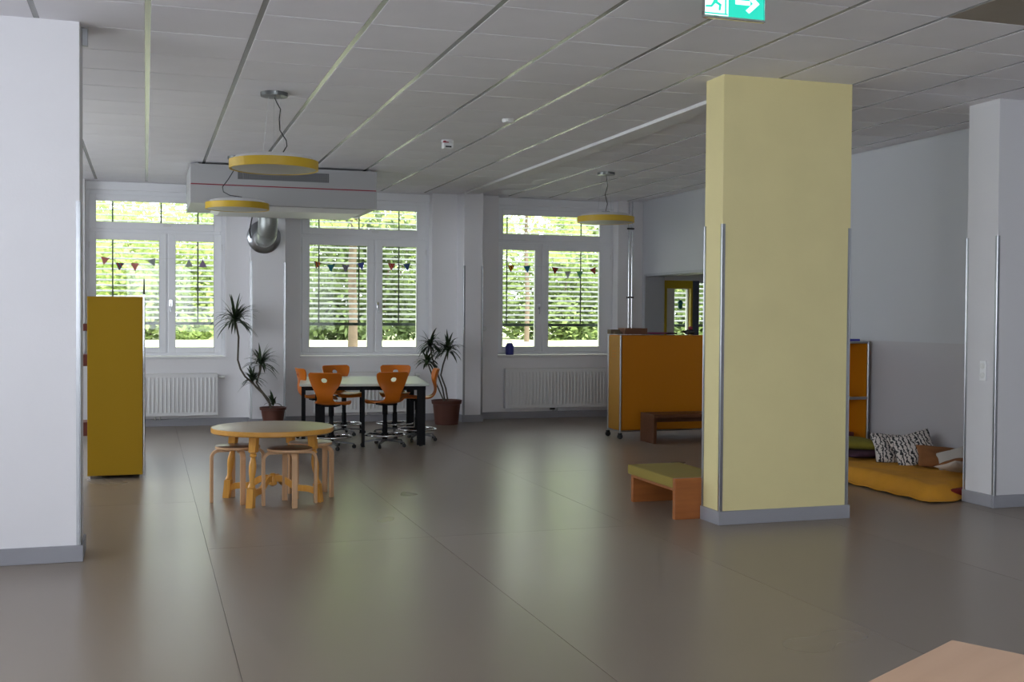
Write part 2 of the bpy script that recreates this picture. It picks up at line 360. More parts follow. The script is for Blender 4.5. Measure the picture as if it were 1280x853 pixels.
# ------------------------------------------------------------------ windows
def make_window(n, x0, x1, lights, up, label_side):
    yf = 15.86
    wroot = MB(); wroot.ring_xz(x0, x1, SILL, 3.14, (.06, .06, .05, .09), yf, yf+.08)
    # transom and mullion of the fixed frame
    lx0, lx1 = lights[0]; rx0, rx1 = lights[1]; z0, z1 = 1.045, 2.475; uz0, uz1 = 2.705, 2.985
    mx_ = (lx1+rx0)/2
    wroot.box(x0+.06, x1-.06, yf, yf+.08, 2.56, 2.63); wroot.box(mx_-.035, mx_+.035, yf, yf+.08, SILL+.05, 2.56)
    r = struct('window_%d' % n, wroot, M['pvc'], bevel=.006)
    def sash(a, b, c_, d, g0, g1, g2, g3):
        s = MB(); s.ring_xz(a, b, c_, d, (g0-a, b-g1, g2-c_, d-g3), yf-.018, yf+.05)
        so = obj('sash', s, M['pvc'], r, bevel=.006)
        gk = MB(); gk.ring_xz(g0-.004, g1+.004, g2-.004, g3+.004, (.008,)*4, yf-.02, yf-.017); obj('gasket', gk, M['gasket'] if False else M['white_dull'], so)
        obj('pane', MB().box(g0-.01, g1+.01, yf+.012, yf+.018, g2-.01, g3+.01), M['glass'], r)
        return so
    sash(x0+.045, mx_-.012, SILL+.04, 2.575, lx0, lx1, z0, z1)
    sash(mx_+.012, x1-.045, SILL+.04, 2.575, rx0, rx1, z0, z1)
    sash(x0+.045, x1-.045, 2.615, 3.07, up[0], up[1], uz0, uz1)
    hx = mx_+(.045 if label_side else -.045)
    h = MB(); h.box(hx-.015, hx+.015, yf-.032, yf-.018, 1.60, 1.68); h.tube([(hx, yf-.03, 1.64), (hx, yf-.06, 1.64), (hx, yf-.062, 1.63), (hx, yf-.062, 1.53)], .009)
    obj('window_handle', h, M['chrome'], r, smooth=True)
    hb = MB().box(mx_-.05, mx_+.05, yf-.034, yf-.018, 2.66, 2.69); obj('transom_latch', hb, M['white'], r, bevel=.004)
    for zz in (1.2, 2.4):
        hg = MB(); hg.cyl((x0+.045, yf-.02), .009, zz-.04, zz+.04, 10); hg.cyl((x1-.045, yf-.02), .009, zz-.04, zz+.04, 10); obj('hinge', hg, M['white'], r, smooth=True)
    bx = MB().box(x0+.001, x1-.001, yf-.05, yf+.12, 3.125, H-.004); obj('blind_box', bx, M['pvc'], r, bevel=.006)
    s = MB().box(x0, x1, YB-.012, yf, SILL-.03, SILL); obj('window_sill', s, M['white'], r, bevel=.005)
    return r
W1 = make_window(1, *NI[0], [(-.624, .173), (.379, .881)], (-.624, .881), 1)
W2 = make_window(2, *NI[1], [(2.167, 2.985), (3.198, 3.700)], (2.167, 3.700), 1)
W3 = make_window(3, *NI[2], [(4.990, 5.500), (5.704, 6.529)], (4.990, 6.529), 0)
# window of the next room seen through the hatch: yellow frame, white sash, dark post
q = MB(); q.ring_xz(7.46, 8.03, .93, 2.06, (.135, .03, .05, .12), 15.72, 15.82); w4 = struct('window_4', q, M['yellow_frame'], bevel=.004)
q = MB(); q.ring_xz(7.59, 8.0, .98, 1.94, (.17, .012, .08, .01), 15.80, 15.88); obj('sash', q, M['pvc'], w4)
obj('pane', MB().box(7.75, 7.99, 15.84, 15.846, 1.05, 1.935), M['glass'], w4)
obj('dark_post', MB().box(8.035, 8.13, 15.70, 15.9, .93, 2.06), M['dark_post'], w4)
q = MB(); q.ring_xz(8.13, 9.6, .93, 2.06, (.03, .08, .1, .03), 15.80, 15.88); obj('sash', q, M['pvc'], w4)
obj('pane', MB().box(8.15, 9.53, 15.84, 15.846, 1.02, 2.04), M['glass'], w4)
# windows outside the frame, the added far-left pair among them
for n, (a, b) in enumerate(LO, 5):
    q = MB(); q.ring_xz(a, b, .93, 3.05, (.09,)*4, 0, .08); q.box((a+b)/2-.05, (a+b)/2+.05, 0, .08, 1.02, 2.96)
    q.xf(Matrix.Translation((XL-.1, 0, 0)) @ Matrix.Rotation(PI/2, 4, 'Z'))
    o = struct('window_%d' % n, q, M['pvc']); obj('pane', MB().box(XL-.15, XL-.145, a+.08, b-.08, 1.0, 2.98), M['glass'], o)
for n, (a, b) in enumerate(RO, 9):
    q = MB(); q.ring_xz(a, b, .93, 3.05, (.09,)*4, YR-.18, YR-.1); o = struct('window_%d' % n, q, M['pvc']); obj('pane', MB().box(a+.08, b-.08, YR-.15, YR-.145, 1.0, 2.98), M['glass'], o)

# exterior venetian blinds
slat_cache = {}
def blind(x0, x1, label, tapes, group='exterior blinds half lowered outside the windows', ztop=3.2, zb=1.365):
    t = thing('venetian_blind', label, 'blind', ((x0+x1)/2, 16.09, zb), 0, group)
    w_ = (x1-x0)/2; z = .075; key = round(w_, 3)
    if key not in slat_cache:
        s = MB(); pr = [(-.040, -.0125), (-.024, -.006), (0, .001), (.024, .010), (.040, .0135)]
        th = .0015
        pts = [(y, zz) for y, zz in pr]+[(y, zz-th) for y, zz in reversed(pr)]
        k = len(pts); s.add([(-w_, y, zz) for y, zz in pts]+[(w_, y, zz) for y, zz in pts], [(i, (i+1) % k, k+(i+1) % k, k+i) for i in range(k)]+[tuple(range(k)), tuple(range(2*k-1, k-1, -1))])
        slat_cache[key] = s.mesh('slat', M['slat'])
    while zb+z < ztop:
        obj('slat', slat_cache[key], None, t, loc=(0, 0, z)); z += .0725
    obj('bottom_rail', MB().box(-w_, w_, -.035, .035, -.020, .022), M['rail'], t, bevel=.004)
    obj('head_rail', MB().box(-w_, w_, -.04, .04, ztop-zb, ztop-zb+.05), M['slat'], t)
    for bx_ in (-w_+.1, w_-.1): obj('bracket', MB().box(bx_-.02, bx_+.02, -.095, .0, ztop-zb+.045, ztop-zb+.06).box(bx_-.02, bx_+.02, -.095, -.088, ztop-zb, ztop-zb+.12), M['slat'], t)
    for tx in tapes:
        obj('ladder_cord', MB().box(tx-t.location.x-.009, tx-t.location.x+.009, -.045, -.042, 0, ztop-zb), M['cord'], t)
    return t
blind(-.72, 1.0, 'exterior blind outside the left window above the yellow cabinet', (-.42, .20, .68))
blind(2.05, 3.85, 'exterior blind outside the middle window above the white table', (2.33, 2.90, 3.48))
blind(4.90, 6.72, 'exterior blind outside the right window, behind a pendant lamp', (5.12, 6.30))
blind(7.6, 9.55, 'exterior blind in the next room, seen through the wall hatch', (7.87,), ztop=2.1)

# ------------------------------------------------------------------ piers and pillars
def guard(x, y, z0, z1, sx, sy, parent, mt='steel'):
    """corner guard: an L of thin metal with its corner at (x,y); sx, sy point into the pier"""
    g = MB(); t = .003; l = .022
    a, b = (x-sx*t, x+sx*l); g.box(min(a, b), max(a, b), min(y-sy*t, y), max(y-sy*t, y), z0, z1)
    a, b = (y, y+sy*l); g.box(min(x-sx*t, x), max(x-sx*t, x), min(a, b), max(a, b), z0, z1)
    g.cyl((x, y), .006, z0, z1, 10)
    return obj('corner_guard', g, M[mt], parent)
def pier(name, x0, x1, y0, y1, m, guards, bz=.1, bt=.016, sides='FLR', z1g=2.17, label=None):
    p = struct(name, MB().box(x0, x1, y0, y1, 0, H+.02), m, bevel=.004)
    if label: p['label'] = label
    b = MB()
    bx0 = x0-bt if 'L' in sides else x0; bx1 = x1+bt if 'R' in sides else x1
    b.box(bx0, bx1, y0-bt, y0, 0, bz)
    if 'L' in sides: b.box(x0-bt, x0, y0, y1, 0, bz)
    if 'R' in sides: b.box(x1, x1+bt, y0, y1, 0, bz)
    if 'B' in sides: b.box(bx0, bx1, y1, y1+bt, 0, bz)
    obj('baseboard', b, M['skirting'], p, bevel=.003)
    for gx, gy in guards:
        X = x0 if gx == 'L' else x1; Y = y0 if gy == 'F' else y1
        guard(X, Y, bz, z1g, 1 if gx == 'L' else -1, 1 if gy == 'F' else -1, p)
    return p
pier('pillar', 3.935, 5.005, 7.25, 7.52, M['pillar_yellow'], ['LF', 'RF', 'LB'], sides='FLRB', label='pale yellow pillar with metal corner guards')
pier('pillar', XL, -.375, 7.25, 7.6, M['pier_white'], ['RF'], sides='FR', label='white pier at the left of the view')
rp = pier('pillar', 6.40, XR, 7.31, 7.66, M['pier_white_shaded'], ['LF', 'LB'], sides='FL', z1g=2.16, label='white pier against the right wall')
pier('pillar', 1.33, 1.785, 15.38, YB, M['pier_white'], ['LF', 'RF'], z1g=2.2, label='white wall pier behind the tall potted dracaena')
pier('pillar', 4.245, 4.52, 15.28, YB, M['pier_white'], ['LF', 'RF'], z1g=2.2, label='narrow white wall pier between the middle and right windows')

# ------------------------------------------------------------------ radiators
def radiator(x0, x1, z0, z1, label, valve=True):
    t = thing('radiator', label, 'radiator', ((x0+x1)/2, YB-.055, z0), 0, 'panel radiators under the windows')
    w_ = (x1-x0)/2; h = z1-z0; b = MB(); b.box(-w_, w_, -.045, .04, 0, h); obj('body', b, M['white'], t, bevel=.006)
    r = MB(); n = int((x1-x0-.1)/.05)
    for i in range(n+1):
        xx = -w_+.05+i*(2*w_-.1)/n
        r.sweep([(xx, -.045, .05), (xx, -.051, .07), (xx, -.051, h-.07), (xx, -.045, h-.05)], [(-.011, 0), (-.006, -.004), (.006, -.004), (.011, 0)], up=(0, 1, 0))
    obj('panel_ribs', r, M['white'], t, smooth=True)
    g = MB(); g.box(-w_+.01, w_-.01, -.04, .035, h, h+.006); obj('top_grille', g, M['white_dull'], t)
    for s in (-1, 1): obj('bracket', MB().box(s*w_*.6-.02, s*w_*.6+.02, .03, .053, .05, h-.05), M['white'], t)
    for dx in (-.03, .03): obj('pipe_stub', MB().tube([(dx, 0, .0), (dx, 0, -.03), (dx, .045, -.05)], .01), M['white_dull'], t, smooth=True)
    if valve:
        v = MB(); v.sweep([(w_, 0, h-.05), (w_+.03, 0, h-.05), (w_+.032, 0, h-.05), (w_+.09, 0, h-.05)], [(math.cos(a*PI/6), math.sin(a*PI/6)) for a in range(12)], scale=[.012, .012, .022, .024], up=(0, 0, 1))
        obj('thermostat_valve', v, M['white_dull'], t, smooth=True)
    return t
radiator(-.62, .92, .14, .70, 'white ribbed radiator under the left window, beside the yellow cabinet')
radiator(2.2, 3.6, .14, .70, 'white ribbed radiator under the middle window, behind the white table')
r3 = radiator(4.955, 6.55, .155, .73, 'white ribbed radiator under the right window, beside the orange cabinet', False)
obj('vent_plate', MB().box(-.1, -.02, -.02, -.01, -.03, -.005), M['gasket'], r3)

# twin heating pipes in the corner
t = thing('heating_pipes', 'pair of thin vertical chrome heating pipes in the far corner', 'pipe', (6.925, YB-.06, 0))
for dx in (-.026, .026): obj('pipe', MB().tube([(dx, 0, 0), (dx, 0, H-.01)], .011, 10), M['chrome'], t, smooth=True)
for z in (.6, 1.79, 2.82):
    q = MB().box(-.055, .055, -.014, .014, z-.012, z+.012); q.box(-.012, .012, .014, .06, z-.01, z+.01); obj('pipe_clamp', q, M['gasket'], t, bevel=.003)

# ------------------------------------------------------------------ ventilation unit and duct
t = thing('ventilation_unit', 'large white box-shaped ventilation unit hung under the ceiling', 'ventilation unit', (1.56, 13.4, 2.765))
obj('housing', MB().box(-1.075, 1.075, 0, 1.3, .225, .45), M['unit'], t, bevel=.004)
obj('lower_housing', MB().box(-1.075, 1.075, 0, 1.3, 0, .213), M['unit'], t, bevel=.004)
obj('red_seal', MB().box(-1.07, 1.07, .006, 1.29, .212, .226), M['red'], t)
q = MB(); q.add([(-.80, .08, -.002), (.98, .08, -.002), (.98, 1.2, -.002), (-.80, 1.2, -.002), (-.72, .16, -.05), (.90, .16, -.05), (.90, 1.1, -.05), (-.72, 1.1, -.05)],
      [(0, 1, 5, 4), (1, 2, 6, 5), (2, 3, 7, 6), (3, 0, 4, 7), (4, 5, 6, 7), (0, 3, 2, 1)]); obj('underside_tray', q, M['white_dull'], t)
gr = obj('grille', MB().box(-.55, .50, -.004, .002, .29, .40), M['grille'], t)
q = MB()
for i in range(50):
    for j in range(6): xx = -.54+i*.021; z = .30+j*.0165; q.box(xx, xx+.012, -.006, -.0035, z, z+.009)
obj('perforations', q, M['gasket'], gr, kind='stuff')
q = MB()
for sx in (-1, 1):
    for yy in (.1, 1.2): q.box(sx*1.0-.015, sx*1.0+.015, yy-.015, yy+.015, .45, .473)
obj('hanger', q, M['steel'], t)
t = thing('ventilation_duct', 'silver metal air duct bending into a round wall flange', 'duct', (1.50, 14.85, 2.75))
pth = [(0, 0, .1), (0, 0, -.05)]+[(0, .20-.20*math.cos(a), -.05-.19*math.sin(a)) for a in [i*PI/16 for i in range(1, 9)]]+[(0, .5, -.24)]
obj('duct_elbow', MB().tube(pth, .125, 24), M['duct'], t, smooth=True)
q = MB()
for i in (1, 4, 7): 
    a = i*PI/16; q.tube([(0, .20-.20*math.cos(a-.02), -.05-.19*math.sin(a-.02)), (0, .20-.20*math.cos(a+.02), -.05-.19*math.sin(a+.02))], .129, 24)
obj('seam_ring', q, M['duct'], t, smooth=True)
q = MB(); q.lathe((0, 0, 0), [(.13, -.0), (.215, 0), (.222, .01), (.215, .022), (.14, .05), (.13, .05)], 40); q.xf(Matrix.Translation((0, .528, -.22)) @ Matrix.Rotation(PI/2, 4, 'X')); obj('wall_flange', q, M['steel'], t, smooth=True)
tag(obj('power_cable', MB().tube([(1.33, 15.36, 2.5), (1.30, 15.2, 2.6), (1.3, 14.9, 2.72), (1.3, 14.75, 2.78)], .008), M['gasket'], smooth=True), 'thin dark cable hanging beside the silver duct', 'cable')

# ------------------------------------------------------------------ pendant lamps
def make_lamp():
    t = thing('pendant_lamp', '', 'lamp', (0, 0, 0), 0, 'yellow-rimmed disc pendant lamps')
    R = .345
    obj('rim', MB().lathe((0, 0, 0), [(R-.014, .0), (R, 0), (R, .068), (R-.014, .068), (R-.014, .0)], 64, cap=False), M['lamp_yellow'], t, smooth=True)
    obj('diffuser', MB().lathe((0, 0, 0), [(.001, -.012), (R*.6, -.006), (R-.02, .004), (R-.015, .02), (.001, .02)], 64, cap=False), M['lamp_white'], t, smooth=True)
    obj('top_cover', MB().lathe((0, 0, 0), [(R-.015, .063), (R-.05, .096), (R-.1, .108), (.001, .112)], 64, cap=False), M['white'], t, smooth=True)
    obj('junction_box', MB().cyl((.0, 0), .05, .11, .135, 20), M['steel'], t, smooth=True)
    return t
def lamp(t, x, y, z, label, cable, canopy_r=.085):
    t.location = (x, y, z); t['label'] = label
    h = H-z
    obj('canopy', MB().lathe((0, 0, h), [(.02, -.035), (canopy_r+.02, -.03), (canopy_r+.022, 0), (.02, 0)], 32), M['canopy'], t, smooth=True)
    obj('power_cable', MB().tube([(a, b, .14+c*(h-.17)) for a, b, c in cable], .0045, 8), M['gasket'], t, smooth=True)
    for k in range(3):
        a = 2*PI*k/3+.4; obj('suspension_wire', MB().tube([(.10*math.cos(a), .10*math.sin(a), .122), (.05*math.cos(a), .05*math.sin(a), h-.03)], .0009, 5), M['steel'], t)
def S(n=16, amp=.03, turns=1.0, drift=.0):
    return [(amp*math.sin(turns*2*PI*i/n)*(1 if i < n else 0)+drift*math.sin(PI*i/n), .3*amp*math.cos(3*i/n), i/n) for i in range(n+1)]
l1 = make_lamp(); l2 = copy_tree(l1); l3 = copy_tree(l1)
lamp(l1, .96, 9.05, 2.635, 'nearest yellow-rimmed disc pendant lamp, in front of the ventilation unit', [(.07, 0, 0), (.10, 0, .12), (.095, 0, .22), (.045, 0, .4), (.04, 0, .6), (.05, 0, .78), (.02, 0, .9), (0, 0, 1)])
lamp(l2, .965, 12.84, 2.655, 'yellow-rimmed disc pendant lamp just under the ventilation unit', [(.05, 0, 0), (-.08, 0, .03), (-.15, 0, .12), (-.16, 0, .25), (-.1, 0, .45), (-.04, 0, .7), (0, 0, 1)])
lamp(l3, 5.29, 12.66, 2.635, 'yellow-rimmed disc pendant lamp in front of the right window', [(0, 0, 0), (0.02, 0, .2), (-.01, 0, .45), (.02, 0, .7), (0, 0, 1)])
l2.name = 'pendant_lamp'; 

# smoke detector, exit sign
t = thing('fire_alarm_sounder', 'small white fire alarm device with a red tab on the ceiling', 'fire alarm', (2.85, 10.9, H))
obj('base_plate', MB().lathe((0, 0, 0), [(.055, -.02), (.06, -.01), (.06, 0)], 24), M['white'], t, smooth=True)
obj('body', MB().box(-.05, .05, -.045, .045, -.085, -.02), M['white'], t, bevel=.012)
obj('red_tab', MB().box(-.052, .0, -.05, -.02, -.03, -.012), M['red'], t); obj('sensor_slot', MB().box(-.03, .03, -.047, -.044, -.075, -.06), M['gasket'], t)
tag(obj('smoke_detector', MB().lathe((3.05, 9.55, H), [(.02, -.035), (.05, -.03), (.055, -.0)], 24), M['white_dull'], smooth=True), 'small round sensor cap on the ceiling nearer than the fire alarm', 'sensor')

M['sign_green'] = mat('sign_green_lit', (.0, .45, .32), .4, emit=(.03, .62, .46), estr=.9)
M['sign_white'] = mat('sign_white_lit', (.9, 1, .98), .4, emit=(.85, 1, .97), estr=1.1)
t = thing('exit_sign', 'green and white running-man exit sign with arrow hung from the ceiling', 'exit sign', (2.954, 5.34, 3.085))
sw, sh = .175, .150
obj('back_plate', MB().box(-sw, sw, .004, .012, 0, sh), M['sign_green'], t)
obj('white_field', MB().box(-sw, -.035, .001, .004, 0.0, sh), M['sign_white'], t)
def flat(name, polys, m, y0=-.002, y1=.001):
    q = MB()
    for p in polys:
        n = len(p); q.add([(x, y0, z) for x, z in p]+[(x, y1, z) for x, z in p], [(i, (i+1) % n, n+(i+1) % n, n+i) for i in range(n)]+[tuple(range(n)), tuple(range(2*n-1, n-1, -1))])
    return obj(name, q, m, t)
flat('arrow', [[(.008, .068), (.095, .068), (.095, .090), (.008, .090)], [(.070, .040), (.090, .026), (.150, .079), (.090, .132), (.070, .118), (.113, .079)]], M['sign_white'], .001, .004)
man = [[(-.088+.012*math.cos(a*PI/6), .128+.012*math.sin(a*PI/6)) for a in range(12)],
       [(-.118, .118), (-.098, .112), (-.100, .070), (-.124, .070)], [(-.118, .112), (-.140, .098), (-.160, .080), (-.154, .074), (-.130, .092), (-.112, .100)],
       [(-.102, .108), (-.078, .092), (-.058, .096), (-.058, .088), (-.080, .082), (-.104, .094)],
       [(-.104, .074), (-.076, .058), (-.082, .026), (-.093, .026), (-.091, .052), (-.116, .064)], [(-.122, .074), (-.104, .070), (-.132, .040), (-.168, .038), (-.168, .048), (-.138, .051)]]
flat('running_figure', man, M['sign_green'])
flat('doorway', [[(-.056, .012), (-.048, .012), (-.048, .14), (-.056, .14)], [(-.172, .005), (-.04, .005), (-.04, .012), (-.172, .012)]], M['sign_green'])
q = MB(); q.ring_xz(-sw-.008, sw+.008, -.018, sh, (.007, .007, .008, .0), -.01, .016); obj('frame', q, M['chrome'], t, bevel=.002)
obj('base_housing', MB().box(-sw-.01, sw+.01, -.025, .03, sh, sh+.003), M['white'], t)

# ------------------------------------------------------------------ yellow cabinet on the left
t = thing('shelf_cabinet', 'tall olive-yellow shelf cabinet with chrome tube edges beside the left pier', 'cabinet', (-.26, 10.8, 0))
cw, cd, ch = .245, 1.5, 1.655
obj('end_panel', MB().box(-cw+.006, cw-.012, 0, .018, .03, ch-.006), M['cab_yellow'], t, bevel=.003)
obj('end_panel', MB().box(-cw+.006, cw-.012, cd-.018, cd, .03, ch-.006), M['cab_yellow'], t, bevel=.003)
for z in (.03, .36, .69, 1.0, 1.32, ch-.02): obj('shelf', MB().box(-cw+.01, cw-.01, .018, cd-.018, z, z+.014), M['cab_yellow'] if z > 1.6 else M['white'], t)
obj('back_panel', MB().box(cw-.022, cw-.012, .018, cd-.018, .03, ch-.006), M['arm'], t)
for sx in (-1, 1):
    for yy in (0.009, cd-.009):
        if sx < 0: continue
        obj('frame_tube', MB().tube([(sx*cw, yy, .02), (sx*cw, yy, ch)], .011, 10), M['chrome'], t, smooth=True)
obj('frame_tube', MB().tube([(cw, .009, ch), (cw, cd, ch)], .011, 10), M['chrome'], t, smooth=True)
q = MB()
for sx in (-1, 1):
    for yy in (.03, cd-.03): q.cyl((sx*(cw-.03), yy), .015, 0, .03, 12)
obj('foot', q, M['chrome'], t)
tag(obj('stick', MB().tube([(-.015, 10.95, ch+.0115), (-.013, 10.95, ch+.16)], .009, 8, scale=[1, .6]), M['gasket'], smooth=True), 'short black stick standing on the back edge of the yellow cabinet', 'stick')
for z, hh, lb in ((1.334, .13, 'upper'), (1.014, .2, 'second')):
    pass
tag(obj('box', MB().box(-.565, -.30, 10.98, 11.2, 1.334, 1.40), M['redbox'], bevel=.006), 'maroon box jutting from the top shelf of the yellow cabinet', 'box', 'boxes on the yellow cabinet shelves')
tag(obj('box', MB().box(-.565, -.30, 10.98, 11.2, 1.014, 1.12), M['redbox'], bevel=.006), 'maroon box jutting from the shelf below the topmost one', 'box', 'boxes on the yellow cabinet shelves')
tag(obj('box', MB().box(-.560, -.30, 11.0, 11.25, .374, .50), M['redbox'], bevel=.006), 'dark maroon box on a low shelf of the yellow cabinet', 'box', 'boxes on the yellow cabinet shelves')
tag(obj('bracket_clip', MB().box(-.37, -.335, 7.40, 7.43, 3.13, H-.0), M['steel'], bevel=.003), 'small grey metal bracket under the ceiling beside the left pier', 'bracket')

# ------------------------------------------------------------------ round table
TC = (.975, 9.24)
t = thing('round_table', 'round pale-topped table with golden turned wooden legs', 'table', (TC[0], TC[1], 0), 0)
R = .485
obj('tabletop', MB().lathe((0, 0, 0), [(.001, .596), (R-.012, .596), (R-.003, .593)], 72, cap=False), M['grey_lam'], t, smooth=True)
obj('table_edge', MB().lathe((0, 0, 0), [(R-.004, .5945), (R, .590), (R, .560), (R-.008, .552), (R-.03, .550), (.001, .550)], 72, cap=False), M['gold_edge'], t, smooth=True)
prof = [(.026, .150), (.030, .158), (.026, .168), (.020, .180), (.018, .20), (.021, .23), (.028, .27), (.030, .31), (.026, .345), (.019, .375), (.017, .385), (.026, .395), (.028, .402), (.022, .412), (.028, .42)]
legs = [(-.205, -.345), (.345, -.205), (.205, .345), (-.345, .205)]
for lx, ly in legs:
    rot = math.atan2(ly, lx); r1 = math.hypot(lx, ly); r0 = r1-.065
    q = MB(); sq = [(-.027, -.027), (.027, -.027), (.027, .027), (-.027, .027)]
    q.add([(a, b, 0) for a, b in sq]+[(a, b, .148) for a, b in sq], [(0, 1, 5, 4), (1, 2, 6, 5), (2, 3, 7, 6), (3, 0, 4, 7), (3, 2, 1, 0), (4, 5, 6, 7)])
    q.add([(a*1.05, b*1.05, .425) for a, b in sq]+[(a*1.1, b*1.1, .552) for a, b in sq], [(0, 1, 5, 4), (1, 2, 6, 5), (2, 3, 7, 6), (3, 0, 4, 7), (3, 2, 1, 0), (4, 5, 6, 7)])
    q.lathe((0, 0, 0), prof, 20)
    sh = Matrix(((1, 0, -(r1-r0)/.552, r1), (0, 1, 0, 0), (0, 0, 1, 0), (0, 0, 0, 1)))
    q.xf(Matrix.Rotation(rot, 4, 'Z') @ sh); obj('leg', q, M['gold_wood'], t, smooth=True)
    s = MB(); n = 12; pts = []
    for i in range(n+1):
        f = i/n; rr = r1*.93*(1-f)+.02*f; zz = .085+.085*(.5-.5*math.cos(PI*f))+.012*math.sin(3*PI*f)
        pts.append((rr*math.cos(rot), rr*math.sin(rot), zz))
    s.sweep(pts, [(-.012, -.025), (.012, -.025), (.012, .025), (-.012, .025)], up=(0, 0, 1)); obj('stretcher', s, M['gold_wood'], t, smooth=True)
obj('stretcher_hub', MB().lathe((0, 0, .125), [(.012, -.012), (.035, 0), (.038, .05), (.03, .075), (.018, .09), (.01, .092)], 24), M['gold_wood'], t, smooth=True)

# stools
def make_stool(x, y, rz, seat_m, label):
    t = thing('stool', label, 'stool', (x, y, 0), rz, 'bentwood stools around the round table')
    hgt = .45; R = .175
    obj('seat', MB().lathe((0, 0, 0), [(.001, hgt), (R-.006, hgt), (R, hgt-.004)], 48, cap=False), seat_m, t, smooth=True)
    obj('seat_edge', MB().lathe((0, 0, 0), [(R, hgt-.004), (R+.001, hgt-.020), (R-.006, hgt-.026), (.001, hgt-.026)], 48, cap=False), M['birch'], t, smooth=True)
    for k in range(4):
        a = k*PI/2; q = MB(); rr = .205; b = .055
        z1 = hgt-.038
        path = [(rr, 0, 0), (rr, 0, z1-b)]+[(rr-b+b*math.cos(u), 0, z1-b+b*math.sin(u)) for u in [i*PI/12 for i in range(1, 7)]]+[(.06, 0, z1)]
        q.sweep(path, [(-.021, -.0115), (.021, -.0115), (.021, .0115), (-.021, .0115)], up=lambda i: (1, 0, .001) if i < 5 else (0, 0, 1) if i > 6 else (.7, 0, .7)) if False else q.sweep(path, [(-.0115, -.021), (.0115, -.021), (.0115, .021), (-.0115, .021)], up=(0, 1, 0))
        q.xf(Matrix.Rotation(a, 4, 'Z')); obj('leg', q, M['birch'], t, smooth=False, bevel=.003)
    return t
make_stool(.70, 9.25, -1.45, M['seat_brown'], 'left bentwood stool with a dark seat, tucked under the round table')
make_stool(1.08, 8.98, -1.5, M['seat_brown'], 'front bentwood stool with a dark brown seat, nearest to the viewer')
make_stool(1.30, 9.38, -.75, M['seat_white'], 'bentwood stool with a white seat, back right of the round table')

# ------------------------------------------------------------------ white table with black legs
DK = Matrix.Translation((2.47, 13.38, 0)) @ Matrix.Rotation(math.radians(-8), 4, 'Z')
t = thing('work_table', 'large white table with black legs surrounded by orange swivel chairs', 'table', (2.47, 13.42, 0), math.radians(-8))
obj('tabletop', MB().box(-.73, .73, -.79, .82, .690, .720), M['desk_white'], t, bevel=.008, seg=3)
q = MB(); q.box(-.69, .69, -.76, -.72, .645, .690); q.box(-.69, .69, .74, .78, .645, .690); q.box(-.69, -.65, -.74, .74, .645, .690); q.box(.65, .69, -.74, .74, .645, .690); obj('frame_rail', q, M['black'], t)
for lx, ly, s, d in ((-.69, -.74, .018, .018), (-.02, -.765, .018, .018), (-.69, .74, .018, .018), (.02, .76, .018, .018), (.64, -.74, .048, .022), (.64, .74, .048, .022), (-.50, -.52, .055, .02)):
    obj('leg', MB().box(lx-s, lx+s, ly-d, ly+d, .012, .690), M['black'], t, bevel=.003)
for lx, ly in ((-.69, -.74), (-.02, -.765), (-.69, .74), (.02, .76), (.64, -.74), (.64, .74), (-.50, -.52)): obj('foot', MB().cyl((lx, ly), .022, 0, .012, 12), M['rubber'], t)

